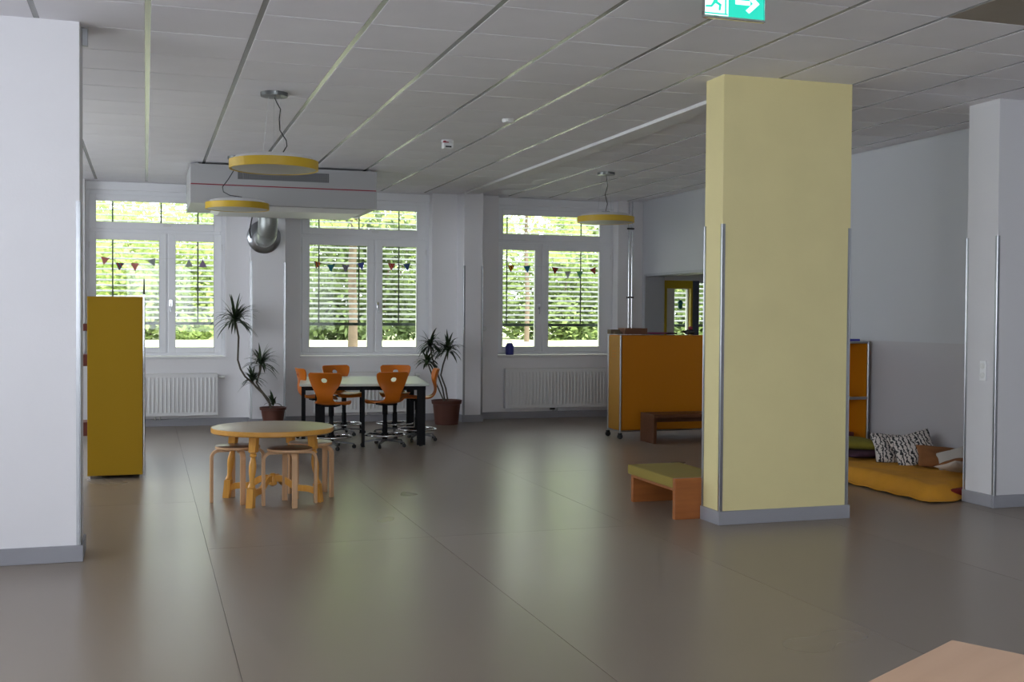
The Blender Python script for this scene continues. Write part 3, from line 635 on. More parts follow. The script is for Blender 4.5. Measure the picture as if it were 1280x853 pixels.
# orange swivel chair
def make_chair():
    t = thing('swivel_chair', '', 'chair', (0, 0, 0), 0, 'orange swivel chairs around the white table')
    # profile: (y, z, half width) from seat front to top of the back
    pr = [(.20, .475, .150), (.185, .495, .172), (.14, .508, .188), (.08, .508, .194), (.02, .504, .190), (-.05, .500, .176), (-.11, .499, .152), (-.155, .506, .125),
          (-.19, .528, .098), (-.212, .56, .090), (-.222, .60, .098), (-.224, .645, .120), (-.224, .69, .146), (-.230, .735, .168), (-.240, .78, .184), (-.252, .82, .192), (-.260, .845, .188), (-.264, .860, .166)]
    # resample smoothly
    def cr(p0, p1, p2, p3, u): return tuple(.5*((2*b)+(-a+c_)*u+(2*a-5*b+4*c_-d)*u*u+(-a+3*b-3*c_+d)*u**3) for a, b, c_, d in zip(p0, p1, p2, p3))
    P = []
    for i in range(len(pr)-1):
        p0 = pr[max(0, i-1)]; p3 = pr[min(len(pr)-1, i+2)]
        for u in (0, .5): P.append(cr(p0, pr[i], pr[i+1], p3, u))
    P.append(pr[-1])
    n = len(P); k = 24; vs = []; fs = []
    for i, (y, z, w_) in enumerate(P):
        up = min(1, max(0, (z-.53)/.2))
        for j in range(k+1):
            s = -1+2*j/k
            x = w_*s
            # seat dish and back wrap
            vs.append((x, y+up*.05*s*s*(w_/.19)**2, z+(1-up)*(.018*s*s-(.012 if i < 3 else 0)*s*s)))
    hole = []
    hz, hx, rz_, rx_ = .775, 0, .026, .036
    for i in range(n-1):
        for j in range(k):
            ids = (i*(k+1)+j, i*(k+1)+j+1, (i+1)*(k+1)+j+1, (i+1)*(k+1)+j)
            c_ = [sum(vs[q][a] for q in ids)/4 for a in range(3)]
            if c_[2] > .7 and ((c_[0]-hx)/rx_)**2+((c_[2]-hz)/rz_)**2 < 1: hole.append(ids)
            else: fs.append(ids)
    edge = set(q for f in hole for q in f) & set(q for f in fs for q in f)
    for q in edge:
        x, y, z = vs[q]; a = math.atan2((z-hz)/rz_, (x-hx)/rx_); vs[q] = (hx+rx_*math.cos(a), y, hz+rz_*math.sin(a))
    o = obj('seat_shell', MB().add(vs, fs), M['orange_shell'], t, smooth=True)
    s = o.modifiers.new('thickness', 'SOLIDIFY'); s.thickness = .014; s.offset = 0
    b = o.modifiers.new('round', 'BEVEL'); b.width = .004; b.segments = 2; b.limit_method = 'ANGLE'; b.angle_limit = math.radians(50)
    obj('mounting_plate', MB().box(-.08, .08, -.09, .09, .472, .492), M['black'], t, bevel=.004)
    obj('gas_column', MB().lathe((0, 0, 0), [(.030, .06), (.030, .27), (.024, .275), (.024, .36), (.030, .365), (.030, .475)], 20), M['black'], t, smooth=True)
    obj('foot_ring', MB().tube([(.225*math.cos(a*PI/20), .225*math.sin(a*PI/20), .135) for a in range(40)], .0105, 10, closed=True), M['chrome'], t, smooth=True)
    q = MB()
    for a in range(3): q.tube([(.03*math.cos(a*2*PI/3), .03*math.sin(a*2*PI/3), .13), (.222*math.cos(a*2*PI/3), .222*math.sin(a*2*PI/3), .135)], .008, 8)
    q.cyl((0, 0), .04, .115, .15, 16); obj('ring_spokes', q, M['black'], t, smooth=True)
    for a in range(5):
        u = a*2*PI/5+.3; cc, ss = math.cos(u), math.sin(u)
        q = MB(); q.sweep([(.02*cc, .02*ss, .075), (.14*cc, .14*ss, .068), (.25*cc, .25*ss, .055)], [(-.016, -.009), (.016, -.009), (.012, .009), (-.012, .009)], up=(0, 0, 1), scale=[1.2, 1, .8]); obj('base_arm', q, M['arm'], t, smooth=True)
        q = MB(); q.cyl((0, 0), .022, -.011, .011, 14); q.box(-.01, .01, -.012, .012, -.013, .013)
        q.xf(Matrix.Translation((.255*cc, .255*ss, .0225)) @ Matrix.Rotation(u+.6, 4, 'Z') @ Matrix.Rotation(PI/2, 4, 'X')); q.cyl((.255*cc, .255*ss), .006, .03, .055, 8)
        obj('caster', q, M['rubber'], t, smooth=True)
    return t
ch0 = make_chair()
places = [(1.975, 12.62, -28, 'orange swivel chair at the front left of the white table, back turned to the viewer'),
          (2.60, 12.69, 12, 'orange swivel chair at the front right of the white table, back turned to the viewer'),
          (2.36, 14.06, 200, 'orange swivel chair behind the white table on the left, facing the viewer'),
          (2.99, 13.98, 166, 'orange swivel chair behind the white table on the right, facing the viewer'),
          (3.10, 13.22, 82, 'orange swivel chair seen from the side beside the big plant pot'),
          (1.97, 13.62, -82, 'orange swivel chair at the left end of the white table, mostly hidden by table legs')]
src = ch0
for i, (x, y, a, lb) in enumerate(places):
    c_ = ch0 if i == 0 else copy_tree(ch0)
    c_.location = (x, y, 0); c_.rotation_euler = (0, 0, math.radians(a)); c_['label'] = lb

# ------------------------------------------------------------------ dracaenas
def rosette(name, c, R, n, parent, seed, up=.35, width=.016):
    rnd = random.Random(seed); q = MB()
    for i in range(n):
        az = rnd.uniform(0, 2*PI); el = math.asin(min(.98, rnd.uniform(-.25, 1)**1 if rnd.random() < .8 else rnd.uniform(.6, .98))); ln = R*rnd.uniform(.75, 1.15)
        pts = []; p = Vector(c)+Vector((0, 0, rnd.uniform(-.04, .02))); d = Vector((math.cos(az)*math.cos(el), math.sin(az)*math.cos(el), math.sin(el)+up*.3)).normalized(); ns = 7
        for s in range(ns):
            pts.append(p.copy()); p = p+d*(ln/(ns-1)); d = (d+Vector((0, 0, -.32*(1-.55*abs(d.z))))).normalized()
        sc = [.5, 1, 1.05, .95, .75, .45, .06]
        q.sweep(pts, [(-width, .003), (0, -.001), (width, .003), (0, .001)], up=(0.001, 0, 1), scale=sc)
    o = obj(name, q, M['leaf'], parent, smooth=True); return o
# plant 1: leaning tall dracaena in front of the wall pier
t = thing('potted_dracaena', 'tall leaning dracaena with three leaf heads in a brown pot', 'plant', (1.60, 15.13, 0))
obj('pot', MB().lathe((0, 0, 0), [(.12, 0), (.155, .235), (.172, .24), (.176, .275), (.163, .275), (.150, .24)], 28), M['pot'], t, smooth=True)
obj('soil', MB().cyl((0, 0), .150, .236, .255, 24), M['soil'], t)
P1 = (-.49, 0, 1.41); P2 = (-.165, -.03, .85); P3 = (-.27, .02, .63)
obj('stem', MB().tube([(-.03, 0, .24), (-.05, 0, .33), (-.13, 0, .45), (-.25, 0, .58), (-.36, 0, .68), (-.42, 0, .78), (-.455, 0, .9), (-.45, 0, 1.05), (-.445, 0, 1.2), (-.48, 0, 1.38)], .012, 8), M['stem'], t, smooth=True)
obj('stem', MB().tube([(-.01, -.01, .24), (-.06, -.02, .38), (-.16, -.02, .5), (-.22, -.03, .6), (-.18, -.03, .72), (-.165, -.03, .84)], .011, 8), M['stem'], t, smooth=True)
obj('stem', MB().tube([(-.13, 0, .45), (-.22, .02, .54), (-.27, .02, .62)], .010, 8), M['stem'], t, smooth=True)
rosette('leaf_rosette', P1, .36, 64, t, 3, .5); rosette('leaf_rosette', P2, .27, 44, t, 4, .4); rosette('leaf_rosette', P3, .22, 36, t, 5); rosette('leaf_rosette', (.0, 0, .33), .19, 12, t, 6, 1.6)
# plant 2
t = thing('potted_dracaena', 'bushier dracaena in a wide maroon pot beside the narrow pier', 'plant', (3.945, 15.05, 0))
obj('pot', MB().lathe((0, 0, 0), [(.16, 0), (.19, .28), (.205, .285), (.212, .335), (.195, .335), (.18, .29)], 32), M['pot'], t, smooth=True)
obj('soil', MB().cyl((0, 0), .182, .285, .305, 28), M['soil'], t)
Q1 = (-.235, 0, 1.10); Q2 = (.01, -.02, 1.03); Q3 = (-.29, -.05, .86)
obj('stem', MB().tube([(-.02, 0, .29), (-.06, 0, .5), (-.14, 0, .72), (-.21, 0, .92), (-.235, 0, 1.08)], .011, 8), M['stem'], t, smooth=True)
obj('stem', MB().tube([(.02, -.01, .29), (-.02, -.02, .5), (-.09, -.02, .68), (-.06, -.02, .82), (.0, -.02, 1.0)], .011, 8), M['stem'], t, smooth=True)
obj('stem', MB().tube([(-.03, -.02, .29), (-.13, -.04, .5), (-.22, -.05, .68), (-.28, -.05, .84)], .010, 8), M['stem'], t, smooth=True)
rosette('leaf_rosette', Q1, .25, 40, t, 13, .5); rosette('leaf_rosette', Q2, .27, 54, t, 14, .4); rosette('leaf_rosette', Q3, .23, 38, t, 15)

# ------------------------------------------------------------------ orange cabinet row, benches
t = thing('mobile_cabinet', 'wide orange metal cabinet on casters with chrome tube frame', 'cabinet', (5.52, 12.70, 0))
cx1, cdep, cz0, cz1 = 1.5, .38, .085, 1.27
obj('front_panel', MB().box(.02, cx1, 0, .016, cz0+.03, cz1-.012), M['cab_orange'], t, bevel=.003)
obj('back_panel', MB().box(.02, cx1, cdep-.016, cdep, cz0+.03, cz1-.012), M['cab_orange'], t, bevel=.003)
ep = obj('end_panel', MB().box(-.004, .014, .02, cdep-.02, cz0+.03, cz1-.012), M['cab_orange_end'], t, bevel=.003)
q = MB()
for k in range(3): q.box(-.006, -.004, .13, .25, 1.0+.035*k, 1.008+.035*k)
obj('vent_slots', q, M['cab_orange'], ep)
obj('end_panel', MB().box(cx1-.016, cx1, .02, cdep-.02, cz0+.03, cz1-.012), M['cab_orange_end'], t)
obj('top_panel', MB().box(.01, cx1, .01, cdep-.01, cz1-.016, cz1), M['cab_orange'], t); obj('bottom_panel', MB().box(.01, cx1, .01, cdep-.01, cz0+.015, cz0+.03), M['cab_orange'], t)
for xx in (0, cx1):
    for yy in (0, cdep):
        obj('frame_tube', MB().tube([(xx, yy, cz0-.012), (xx, yy, cz1)], .0115, 10), M['steel'], t, smooth=True)
q = MB()
for z in (cz0+.012,):
    for a, b in (((0, 0), (cx1, 0)), ((0, cdep), (cx1, cdep)), ((0, 0), (0, cdep)), ((cx1, 0), (cx1, cdep))): q.tube([(*a, z), (*b, z)], .009, 8)
obj('base_rail', q, M['steel'], t, smooth=True)
for xx in (0, cx1):
    for yy in (0, cdep):
        q = MB(); q.cyl((0, 0), .032, -.014, .014, 16); q.xf(Matrix.Translation((xx, yy, .032)) @ Matrix.Rotation(PI/2, 4, 'X')); q.box(xx-.02, xx+.02, yy-.02, yy+.02, .048, .074); obj('caster', q, M['rubber'], t, bevel=.002)
# things on its top
ZT = 1.2825
q = MB(); q.box(0, .30, 0, .22, 0, .01); q.box(0, .30, 0, .008, .01, .075); q.box(0, .30, .212, .22, .01, .075); q.box(0, .008, .008, .212, .01, .075); q.box(.292, .30, .008, .212, .01, .075)
tag(obj('tray_box', q, M['cardboard'], loc=(5.62, 12.80, ZT)), 'low reddish-brown open box on top of the orange cabinet', 'box')
q = MB(); q.box(0, .28, 0, .12, 0, .055)
tag(obj('box', q, M['cardboard2'], loc=(5.50, 12.96, ZT), bevel=.004), 'dark grey-brown box behind the reddish-brown open box', 'box')
q = MB(); q.box(0, .09, 0, .07, 0, .03); tag(obj('box', q, M['cardboard2'], loc=(5.515, 12.86, ZT), bevel=.004), 'small tan box at the corner of the orange cabinet top', 'box')
q = MB(); q.lathe((0, 0, 0), [(.02, .0), (.10, .004), (.14, .012), (.145, .02), (.13, .022), (.08, .016), (.01, .014)], 28); tag(obj('dish', q, M['pink'], loc=(6.07, 12.86, ZT), smooth=True), 'shallow magenta dish on the orange cabinet', 'dish')
tag(obj('box', MB().box(0, .12, 0, .1, 0, .022), M['purple_fab'], loc=(6.22, 12.82, ZT), bevel=.004), 'small flat dark purple box right of the magenta dish', 'box')
t = thing('toy_figure', 'small dark toy with a red top near the yellow pillar', 'toy', (6.52, 12.84, ZT))
obj('body', MB().lathe((0, 0, 0), [(.05, 0), (.07, .02), (.06, .045), (.03, .06)], 20), M['gasket'], t, smooth=True); obj('arm', MB().tube([(-.05, 0, .02), (-.09, 0, .04), (-.10, 0, .03)], .012), M['gasket'], t, smooth=True)
obj('head', MB().lathe((.01, 0, .055), [(.015, 0), (.03, .015), (.028, .035), (.01, .045)], 16), M['red'], t, smooth=True)

t = thing('bench', 'dark brown wooden bench standing in front of the orange cabinet', 'bench', (5.69, 12.10, 0))
obj('end_board', MB().box(0, .04, 0, .38, 0, .345), M['bench_dark'], t, bevel=.003); obj('end_board', MB().box(.95, .99, 0, .38, 0, .345), M['bench_dark'], t, bevel=.003)
obj('seat_board', MB().box(.04, .95, 0, .38, .305, .345), M['bench_dark'], t, bevel=.003); obj('rail', MB().box(.04, .95, .17, .20, .24, .305), M['bench_dark'], t)
t = thing('bench', 'low orange-brown bench with an olive cushion beside the yellow pillar', 'bench', (3.715, 7.52, 0))
obj('end_board', MB().box(0, .46, 0, .045, 0, .305), M['bench_red'], t, bevel=.003); obj('end_board', MB().box(0.03, .49, .82, .865, 0, .225), M['bench_red'], t, bevel=.003)
obj('seat_board', MB().box(.03, .44, .045, .82, .20, .225), M['bench_red'], t); 
obj('seat_cushion', MB().box(.0, .47, .046, .87, .226, .303), M['cushion_olive'], t, bevel=.012, seg=3)

# ------------------------------------------------------------------ open cabinet on the right, mats and cushions
t = thing('shelf_cabinet', 'open orange shelf cabinet with chrome frame against the right wall', 'cabinet', (6.35, 9.95, 0))
ww, zz = .75, 1.25
obj('back_panel', MB().box(.01, ww-.01, .33, .34, .1, zz), M['cab_orange'], t); obj('side_panel', MB().box(ww-.016, ww-.006, .012, .33, .1, zz), M['cab_orange'], t)
obj('side_panel', MB().box(.006, .016, .012, .33, .1, zz), M['cab_orange'], t)
for z in (.1, .66, 1.238): obj('shelf', MB().box(.012, ww-.012, .01, .33, z, z+.012), M['cab_orange'] if z < .5 else M['steel'], t)
for xx in (0, ww):
    for yy in (0, .345): obj('frame_tube', MB().tube([(xx, yy, 0), (xx, yy, zz+.012)], .0125, 10), M['steel'], t, smooth=True)
q = MB()
for z in (.1, .68, zz): q.tube([(0, 0, z), (ww, 0, z)], .0115, 8)
obj('frame_rail', q, M['steel'], t, smooth=True)
tag(obj('book', MB().box(6.73, 7.02, 9.98, 10.2, 1.262, 1.285), M['blue'], bevel=.003), 'flat blue book lying on top of the open orange shelf cabinet', 'book')
t = thing('toy_figure', 'tiny white toy figure on the middle shelf of the open orange cabinet', 'toy', (6.89, 10.02, .672))
obj('body', MB().lathe((0, 0, 0), [(.03, 0), (.035, .03), (.02, .06)], 16), M['green_fab'], t, smooth=True); obj('head', MB().lathe((0, 0, .06), [(.012, 0), (.028, .02), (.022, .045), (.005, .055)], 16), M['white'], t, smooth=True)
tag(obj('toy_block', MB().box(6.86, 6.98, 10.0, 10.1, .112, .32), M['redbox'], bevel=.01), 'dark red block on the bottom shelf of the open orange cabinet', 'toy')

MT = .085
tag(obj('mattress', MB().box(6.22, 7.10, 7.74, 9.75, 0, MT), M['mattress'], bevel=.03, seg=3), 'dark red floor mattress peeking out under the ochre blanket', 'mattress')
# blanket draped over the mattress
def blanket():
    nx, ny = 44, 80; vs = []; fs = []
    x0, x1, y0, y1 = 6.03, 7.09, 7.60, 9.70
    for j in range(ny+1):
        for i in range(nx+1):
            u, v = i/nx, j/ny; x = x0+(x1-x0)*u; y = y0+(y1-y0)*v
            # front edge runs diagonally away at the right so the mattress corner shows
            cut = max(0, (x-6.22))*.42
            if y < y0+cut: y = y0+cut*(1)+(y-y0)*.02
            e = min(x-x0, 9)
            ex = min(1, max(0, (x-(6.055+.012*math.sin(y*14)))/.15)); ey = min(1, max(0, (y-(7.62+max(0, x-6.22)*.42))/.16))
            d = min(ex, ey); d = d*d*(3-2*d)
            wv = .016*noise.noise(Vector((x*4, y*2.5, 0)))+.008*noise.noise(Vector((x*11, y*7, 3)))
            z = (MT+.030+max(wv, -.012)+.010)*d+.008*(1-d)+(1-d)*.010*(1+math.sin(y*22+x*9))*.5
            dx = (1-d)*.03*noise.noise(Vector((y*3, 1, 0)))
            vs.append((x+dx, y, z))
    for j in range(ny):
        for i in range(nx): fs.append((j*(nx+1)+i, j*(nx+1)+i+1, (j+1)*(nx+1)+i+1, (j+1)*(nx+1)+i))
    o = obj('blanket', MB().add(vs, fs), M['blanket'], smooth=True)
    s = o.modifiers.new('thickness', 'SOLIDIFY'); s.thickness = .007; s.offset = 1
    return tag(o, 'ochre-yellow blanket spread over the floor mattress by the right pier', 'blanket')
blanket()
def pillow(name, label, m, size, loc, rot, th=.09, group=None, m2=None):
    n = 24; vs = []; fs = []; a, b = size[0]/2, size[1]/2
    for side in (1, -1):
        for j in range(n+1):
            for i in range(n+1):
                u, v = -1+2*i/n, -1+2*j/n
                pin = 1-.10*(1-abs(u))*abs(v)-0; pin2 = 1-.10*(1-abs(v))*abs(u)
                h = th*((1-abs(u)**2.6)*(1-abs(v)**2.6))**.55
                h += .006*noise.noise(Vector((u*2.5+loc[0]*7, v*2.5, side)))*(1-max(abs(u), abs(v)))*2
                vs.append((a*u*pin2 if abs(v) < 2 else 0, b*v*pin, side*h))
    k = (n+1)**2
    for s in (0, 1):
        for j in range(n):
            for i in range(n):
                f = (s*k+j*(n+1)+i, s*k+j*(n+1)+i+1, s*k+(j+1)*(n+1)+i+1, s*k+(j+1)*(n+1)+i); fs.append(f if s == 0 else f[::-1])
    me = MB().add(vs, fs).mesh(name, m, True)
    bm = bmesh.new(); bm.from_mesh(me); bmesh.ops.remove_doubles(bm, verts=bm.verts, dist=.0005); bm.to_mesh(me); bm.free()
    if m2:
        me.materials.append(m2)
        for p in me.polygons:
            if p.center.z < 0: p.material_index = 1
    o = obj(name, me, None); o.location = loc; o.rotation_euler = [math.radians(r) for r in rot]
    return tag(o, label, 'cushion', group)
MZ = MT+.035
G = 'cushions on the floor mattress'
pillow('cushion', 'dark purple cushion at the bottom of the pile under the green cushion', M['purple_fab'], (.62, .50), (6.68, 9.47, .19), (2, 0, 4), .045, G)
pillow('cushion', 'moss-green cushion lying on the dark purple one beside the pillar', M['green_fab'], (.62, .46), (6.60, 9.50, .275), (3, 4, -6), .055, G)
pillow('cushion', 'left black and white patterned cushion leaning behind the other patterned one', M['print'], (.42, .38), (6.86, 9.18, .245), (42, 4, -18), .06, G)
pillow('cushion', 'right black and white patterned cushion with a raised corner, in front of its twin', M['print'], (.40, .38), (6.87, 8.90, .275), (48, -14, -22), .055, G)
pillow('cushion', 'brown cushion between the patterned cushions and the white one', M['brown_fab'], (.36, .30), (6.94, 8.66, .225), (34, 4, -30), .05, G)
pillow('cushion', 'white cushion propped up next to the right pier', M['white_fab'], (.30, .26), (6.99, 8.50, .205), (52, -18, -38), .05, G)
pillow('cushion', 'brown cushion with a white underside, nearest of the cushions by the pier', M['brown_fab'], (.42, .34), (6.84, 8.16, .215), (-16, 5, -8), .055, G, m2=M['white_fab'])

# sockets and switch
t = thing('wall_socket', 'white double wall socket on the side of the right pier', 'socket', (6.40, 7.445, 1.085))
obj('plate', MB().box(-.010, 0, -.035, .035, -.08, .08), M['white'], t, bevel=.003)
for z in (-.038, .038):
    q = MB(); q.lathe((0, 0, 0), [(.024, 0), (.024, .004), (.019, .004), (.019, .001)], 20); q.xf(Matrix.Translation((-.010, 0, z)) @ Matrix.Rotation(-PI/2, 4, 'Y')); obj('socket_insert', q, M['white_dull'], t, smooth=True)
t = thing('wall_switch', 'small round light switch on the wall left of the right window', 'switch', (4.66, YB, 1.31))
q = MB(); q.lathe((0, 0, 0), [(.035, 0), (.035, .006), (.03, .009)], 24); q.xf(Matrix.Rotation(PI/2, 4, 'X')); obj('plate', q, M['white_dull'], t, smooth=True); obj('rocker', MB().box(-.018, .018, -.013, -.008, -.018, .018), M['white'], t, bevel=.002)

# blue can on the right window sill
t = thing('lidded_can', 'blue enamel can with wire handle on the right window sill', 'can', (5.075, 15.745, SILL))
t.scale = (1.1, 1.1, 1.15)
obj('body', MB().lathe((0, 0, 0), [(.05, 0), (.056, .01), (.056, .11), (.045, .13), (.04, .13)], 24), M['blue'], t, smooth=True)
obj('lid', MB().lathe((0, 0, .13), [(.042, 0), (.042, .012), (.02, .022), (.006, .024)], 20), M['blue'], t, smooth=True)
obj('wire_handle', MB().tube([(.04*math.cos(a*PI/10), 0, .125+.055*math.sin(a*PI/10)) for a in range(11)], .004), M['steel'], t, smooth=True)
tag(obj('animal_figure', MB().lathe((7.86, 15.80, 1.62), [(.01, 0), (.035, .03), (.03, .07), (.045, .1), (.02, .14)], 14), mat('turquoise_cut_out', (.02, .2, .24), .6), smooth=True), 'turquoise ornament hanging in the next room window', 'ornament')
bpy.data.objects['animal_figure'].name = 'window_ornament'

# ------------------------------------------------------------------ bunting
def bunting(x0, x1, label, flags):
    """flags: (x, z of top middle, tilt, colours, upside down)"""
    t = thing('bunting', label, 'bunting', ((x0+x1)/2, 15.835, 2.2), 0, 'strings of pennants across the windows')
    ox = t.location.x
    pts = [(x0-ox, 0, .03)]+[(f[0]-ox, 0, f[1]-2.2+(.0 if not f[4] else .02)) for f in flags]+[(x1-ox, 0, .03)]
    obj('string', MB().tube(pts, .0016, 5), M['white_dull'], t)
    for x, z, tilt, cols, inv in flags:
        q = MB(); w_, h = .055, .105; y = .001
        tri = [(-w_, 0), (w_, 0), (0, -h)] if not inv else [(-w_, -h), (0, 0), (w_, -h)]
        q.add([(a, -y, b) for a, b in tri]+[(a, y, b) for a, b in tri], [(0, 1, 2), (5, 4, 3), (0, 3, 4, 1), (1, 4, 5, 2), (2, 5, 3, 0)])
        mm = stripe_mat('pennant_cloth', cols, 28 if len(cols) > 1 else 1, .5) if len(cols) > 1 else mat('pennant_cloth', cols[0], .9, transl=.5)
        o = obj('pennant', q, mm, t); o.location = (x-ox, -.003, z-2.2); o.rotation_euler = (0, math.radians(tilt), 0); o['label'] = ' '.join([cols_name(cols), 'pennant'])
def cols_name(c):
    if len(c) > 1: return 'striped'
    r, g, b = c[0]
    return 'blue' if b > r else 'pinkish' if r > g*1.5 else 'grey'
rd, bl, or_, pk, tl, gy, mv = (.50, .08, .05), (.09, .11, .30), (.65, .36, .04), (.48, .24, .24), (.08, .24, .28), (.36, .37, .38), (.28, .22, .34)
bunting(-.66, .92, 'string of pastel pennants across the left window', [(-.505, 2.235, 12, [pk], 0), (-.325, 2.165, 4, [rd, bl, tl], 0), (-.135, 2.165, 0, [pk], 0), (.075, 2.22, -22, [gy], 0), (.555, 2.235, 0, [gy], 1), (.735, 2.235, 0, [mv], 1)])
bunting(2.13, 3.74, 'string of coloured pennants across the middle window', [(2.285, 2.235, 15, [or_, rd, tl], 0), (2.465, 2.20, -4, [tl], 0), (2.675, 2.20, 0, [gy, mv], 0), (2.885, 2.235, -14, [bl], 0), (3.33, 2.235, 3, [pk, rd], 0), (3.55, 2.235, -8, [bl, (.1, .2, .35)], 0)])
bunting(4.95, 6.57, 'string of striped pennants across the right window', [(5.115, 2.245, 0, [or_, (.1, .02, .01)], 0), (5.365, 2.24, -6, [(.06, .22, .34)], 0), (5.81, 2.225, 6, [rd, (.12, .1, .1)], 0), (6.01, 2.17, 0, [gy], 0), (6.20, 2.175, 0, [(.2, .34, .26)], 0), (6.41, 2.225, -25, [rd, (.18, .17, .18)], 0)])

# ------------------------------------------------------------------ table at the lower right corner
ang = math.atan2(.213, .394)
t = thing('beech_table', 'corner of a peach-coloured beech table nearest to the viewer', 'table', (1.861, 2.259, 0), ang)
obj('tabletop', MB().box(-1.2, 0, -.75, 0, .692, .72), M['peach'], t, bevel=.003)
q = MB(); q.box(-1.14, -.06, -.08, -.06, .62, .692); q.box(-1.14, -.06, -.69, -.67, .62, .692); q.box(-1.14, -1.12, -.67, -.08, .62, .692); q.box(-.08, -.06, -.67, -.08, .62, .692); obj('apron', q, M['peach'], t)
for a in (-1.11, -.09):
    for b in (-.66, -.09): obj('leg', MB().box(a-.022, a+.022, b-.022, b+.022, 0, .692), M['peach'], t, bevel=.004)

# ------------------------------------------------------------------ outdoors
def lawn():
    q = MB(); nx, ny = 40, 40; vs = []; fs = []
    for j in range(ny+1):
        for i in range(nx+1):
            x = -20+55*i/nx; y = 16.02+44*j/ny
            z = -.1+.93*min(1, max(0, (y-17)/7))+.05*noise.noise(Vector((x*.4, y*.4, 0)))
            vs.append((x, y, z))
    for j in range(ny):
        for i in range(nx): fs.append((j*(nx+1)+i, j*(nx+1)+i+1, (j+1)*(nx+1)+i+1, (j+1)*(nx+1)+i))
    return struct('ground', q.add(vs, fs), M['grass'], smooth=True)
lw = lawn(); lw['label'] = 'sunlit green lawn rising outside the windows'
def foliage(c, r, n, size, m, parent, seed, name='foliage'):
    rnd = random.Random(seed); q = MB(); blobs = [(rnd.uniform(-.7, .7)*r[0], rnd.uniform(-.7, .7)*r[1], rnd.uniform(-.75, .75)*r[2], rnd.uniform(.25, .5)) for _ in range(26)]
    for _ in range(n):
        b = rnd.choice(blobs); d = Vector((rnd.gauss(0, 1), rnd.gauss(0, 1), rnd.gauss(0, 1))).normalized()*b[3]*rnd.uniform(.75, 1.05)
        p = Vector((c[0]+b[0]+d.x*r[0], c[1]+b[1]+d.y*r[1], c[2]+b[2]+d.z*r[2]))
        a = Vector((rnd.gauss(0, 1), rnd.gauss(0, 1), rnd.gauss(0, .6))).normalized(); bb = a.cross(Vector((rnd.gauss(0, 1), rnd.gauss(0, 1), rnd.gauss(0, 1)))).normalized()
        s = size*rnd.uniform(.6, 1.3)
        q.add([p-a*s, p+bb*s*.5, p+a*s, p-bb*s*.5], [(0, 1, 2, 3)])
    o = obj(name, q, m, parent); o['kind'] = 'stuff'; return o
# tree with a visible trunk outside the middle window
t = thing('tree', 'tree with a straight pale brown trunk outside the middle window', 'tree', (4.21, 24, .8))
obj('trunk', MB().tube([(0, 0, -.1), (.01, 0, .6), (-.02, 0, 1.6), (.03, 0, 3.0), (0, 0, 4.6)], .088, 12, scale=[1.25, 1.05, 1, .9, .6]), M['bark'], t, smooth=True)
for k in range(5):
    a = k*1.3; obj('branch', MB().tube([(0, 0, 2.7+.3*k), (.5*math.cos(a), .5*math.sin(a), 3.2+.35*k), (1.2*math.cos(a), 1.2*math.sin(a), 3.6+.4*k)], .04, 7, scale=[1, .7, .3]), M['bark'], t, smooth=True)
foliage((0, 0, 4.2), (2.0, 1.6, 1.7), 3500, .10, LEAF[0], t, 50)
t = thing('tree', 'thin-stemmed tree outside the narrow sash of the right window', 'tree', (9.15, 27, .8))
obj('trunk', MB().tube([(0, 0, -.1), (.02, 0, 1.2), (-.04, 0, 2.6), (0, 0, 4)], 0.055, 10, scale=[1.2, 1, .9, .5]), mat('reddish_bark', (.15, .11, .08), .9, bump=.5, bscale=20), t, smooth=True)
foliage((0, 0, 3.6), (1.8, 1.4, 1.5), 2400, .10, LEAF[0], t, 51)
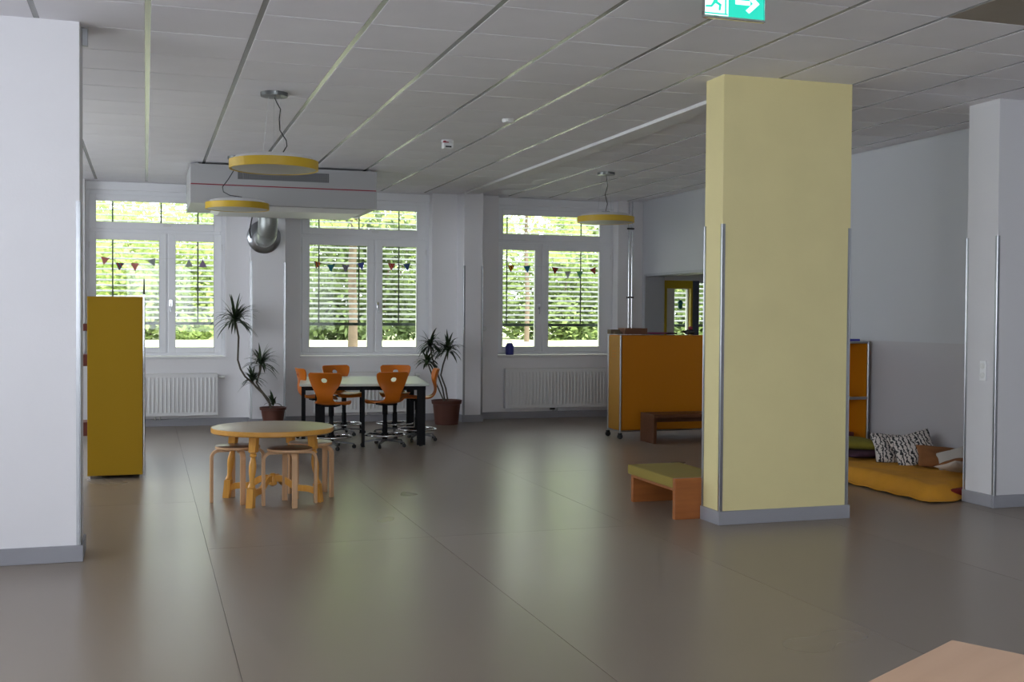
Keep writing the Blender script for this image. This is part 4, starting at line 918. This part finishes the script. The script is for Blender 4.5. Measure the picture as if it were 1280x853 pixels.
spots = [(-5.9, 31, 1.4, 0), (-2.6, 34.2, 1.7, 1), (.4, 30.5, 1.3, 0), (3.3, 33.8, 1.7, 1), (6.0, 30.6, 1.3, 2), (8.6, 34.0, 1.8, 0), (11.2, 30.8, 1.5, 1), (14.0, 34.0, 1.3, 2), (16.6, 30.8, 1.9, 1), (19.4, 34.0, 1.5, 0), (22.3, 31, 1.7, 1)]
for i, (x, y, s, k) in enumerate(spots):
    lb = ['pale yellow-green bush', 'mid-green bush', 'dark green bush'][k]+' number'
    wh = ['far left, mostly behind the left pier', 'outside the left window, left side', 'outside the left window, right of its mullion', 'behind the left half of the middle window', 'behind the right half of the middle window', 'hidden behind the narrow wall pier', 'outside the mullion of the right window', 'outside the right edge of the right window', 'outside the window seen through the hatch', 'hidden by the yellow pillar, outside the next room', 'farthest right, beyond the next room'][i]
    gz = .80
    t = thing('bush', '%s %s' % (lb[:-7], wh), 'bush', (x, y, gz), 0, 'bushes and trees beyond the lawn')
    t.scale = (1, 1, .78 if i in (6, 7) else 1)
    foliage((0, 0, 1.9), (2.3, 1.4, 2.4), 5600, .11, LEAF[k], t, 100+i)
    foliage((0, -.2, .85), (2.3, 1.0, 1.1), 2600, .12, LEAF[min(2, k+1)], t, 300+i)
    q = MB()
    for b in range(4): q.tube([(.25*math.cos(b*1.7), .2*math.sin(b*1.7), -.1), (.5*math.cos(b*1.7), .4*math.sin(b*1.7), 1.2), (.9*math.cos(b*1.7), .5*math.sin(b*1.7), 2.6)], .04, 6, scale=[1, .7, .3])
    obj('stem', q, M['bark'], t, smooth=True)
# tall trees further back closing the view
for i, (x, y, k) in enumerate([(-8, 41, 1), (-2.2, 46, 0), (4.6, 41, 1), (11.2, 46, 0), (18, 41, 1), (25, 46, 2)]):
    wh = ['at the far left', 'behind the left window', 'between the left and middle windows', 'between the middle and right windows', 'at the right end of the right window', 'at the far right'][i]
    t = thing('tree', 'tall broad tree far back, %s' % wh, 'tree', (x, y, .8), 0, 'tall trees at the back of the garden')
    obj('trunk', MB().tube([(0, 0, -.1), (.05, 0, 2), (0, 0, 5)], .2, 10, scale=[1.2, 1, .6]), M['bark'], t, smooth=True)
    foliage((0, 0, 3.6), (3.6, 2.0, 4.0), 8000 if x < 9 or x > 12 else 1400, .15, LEAF[k], t, 500+i)
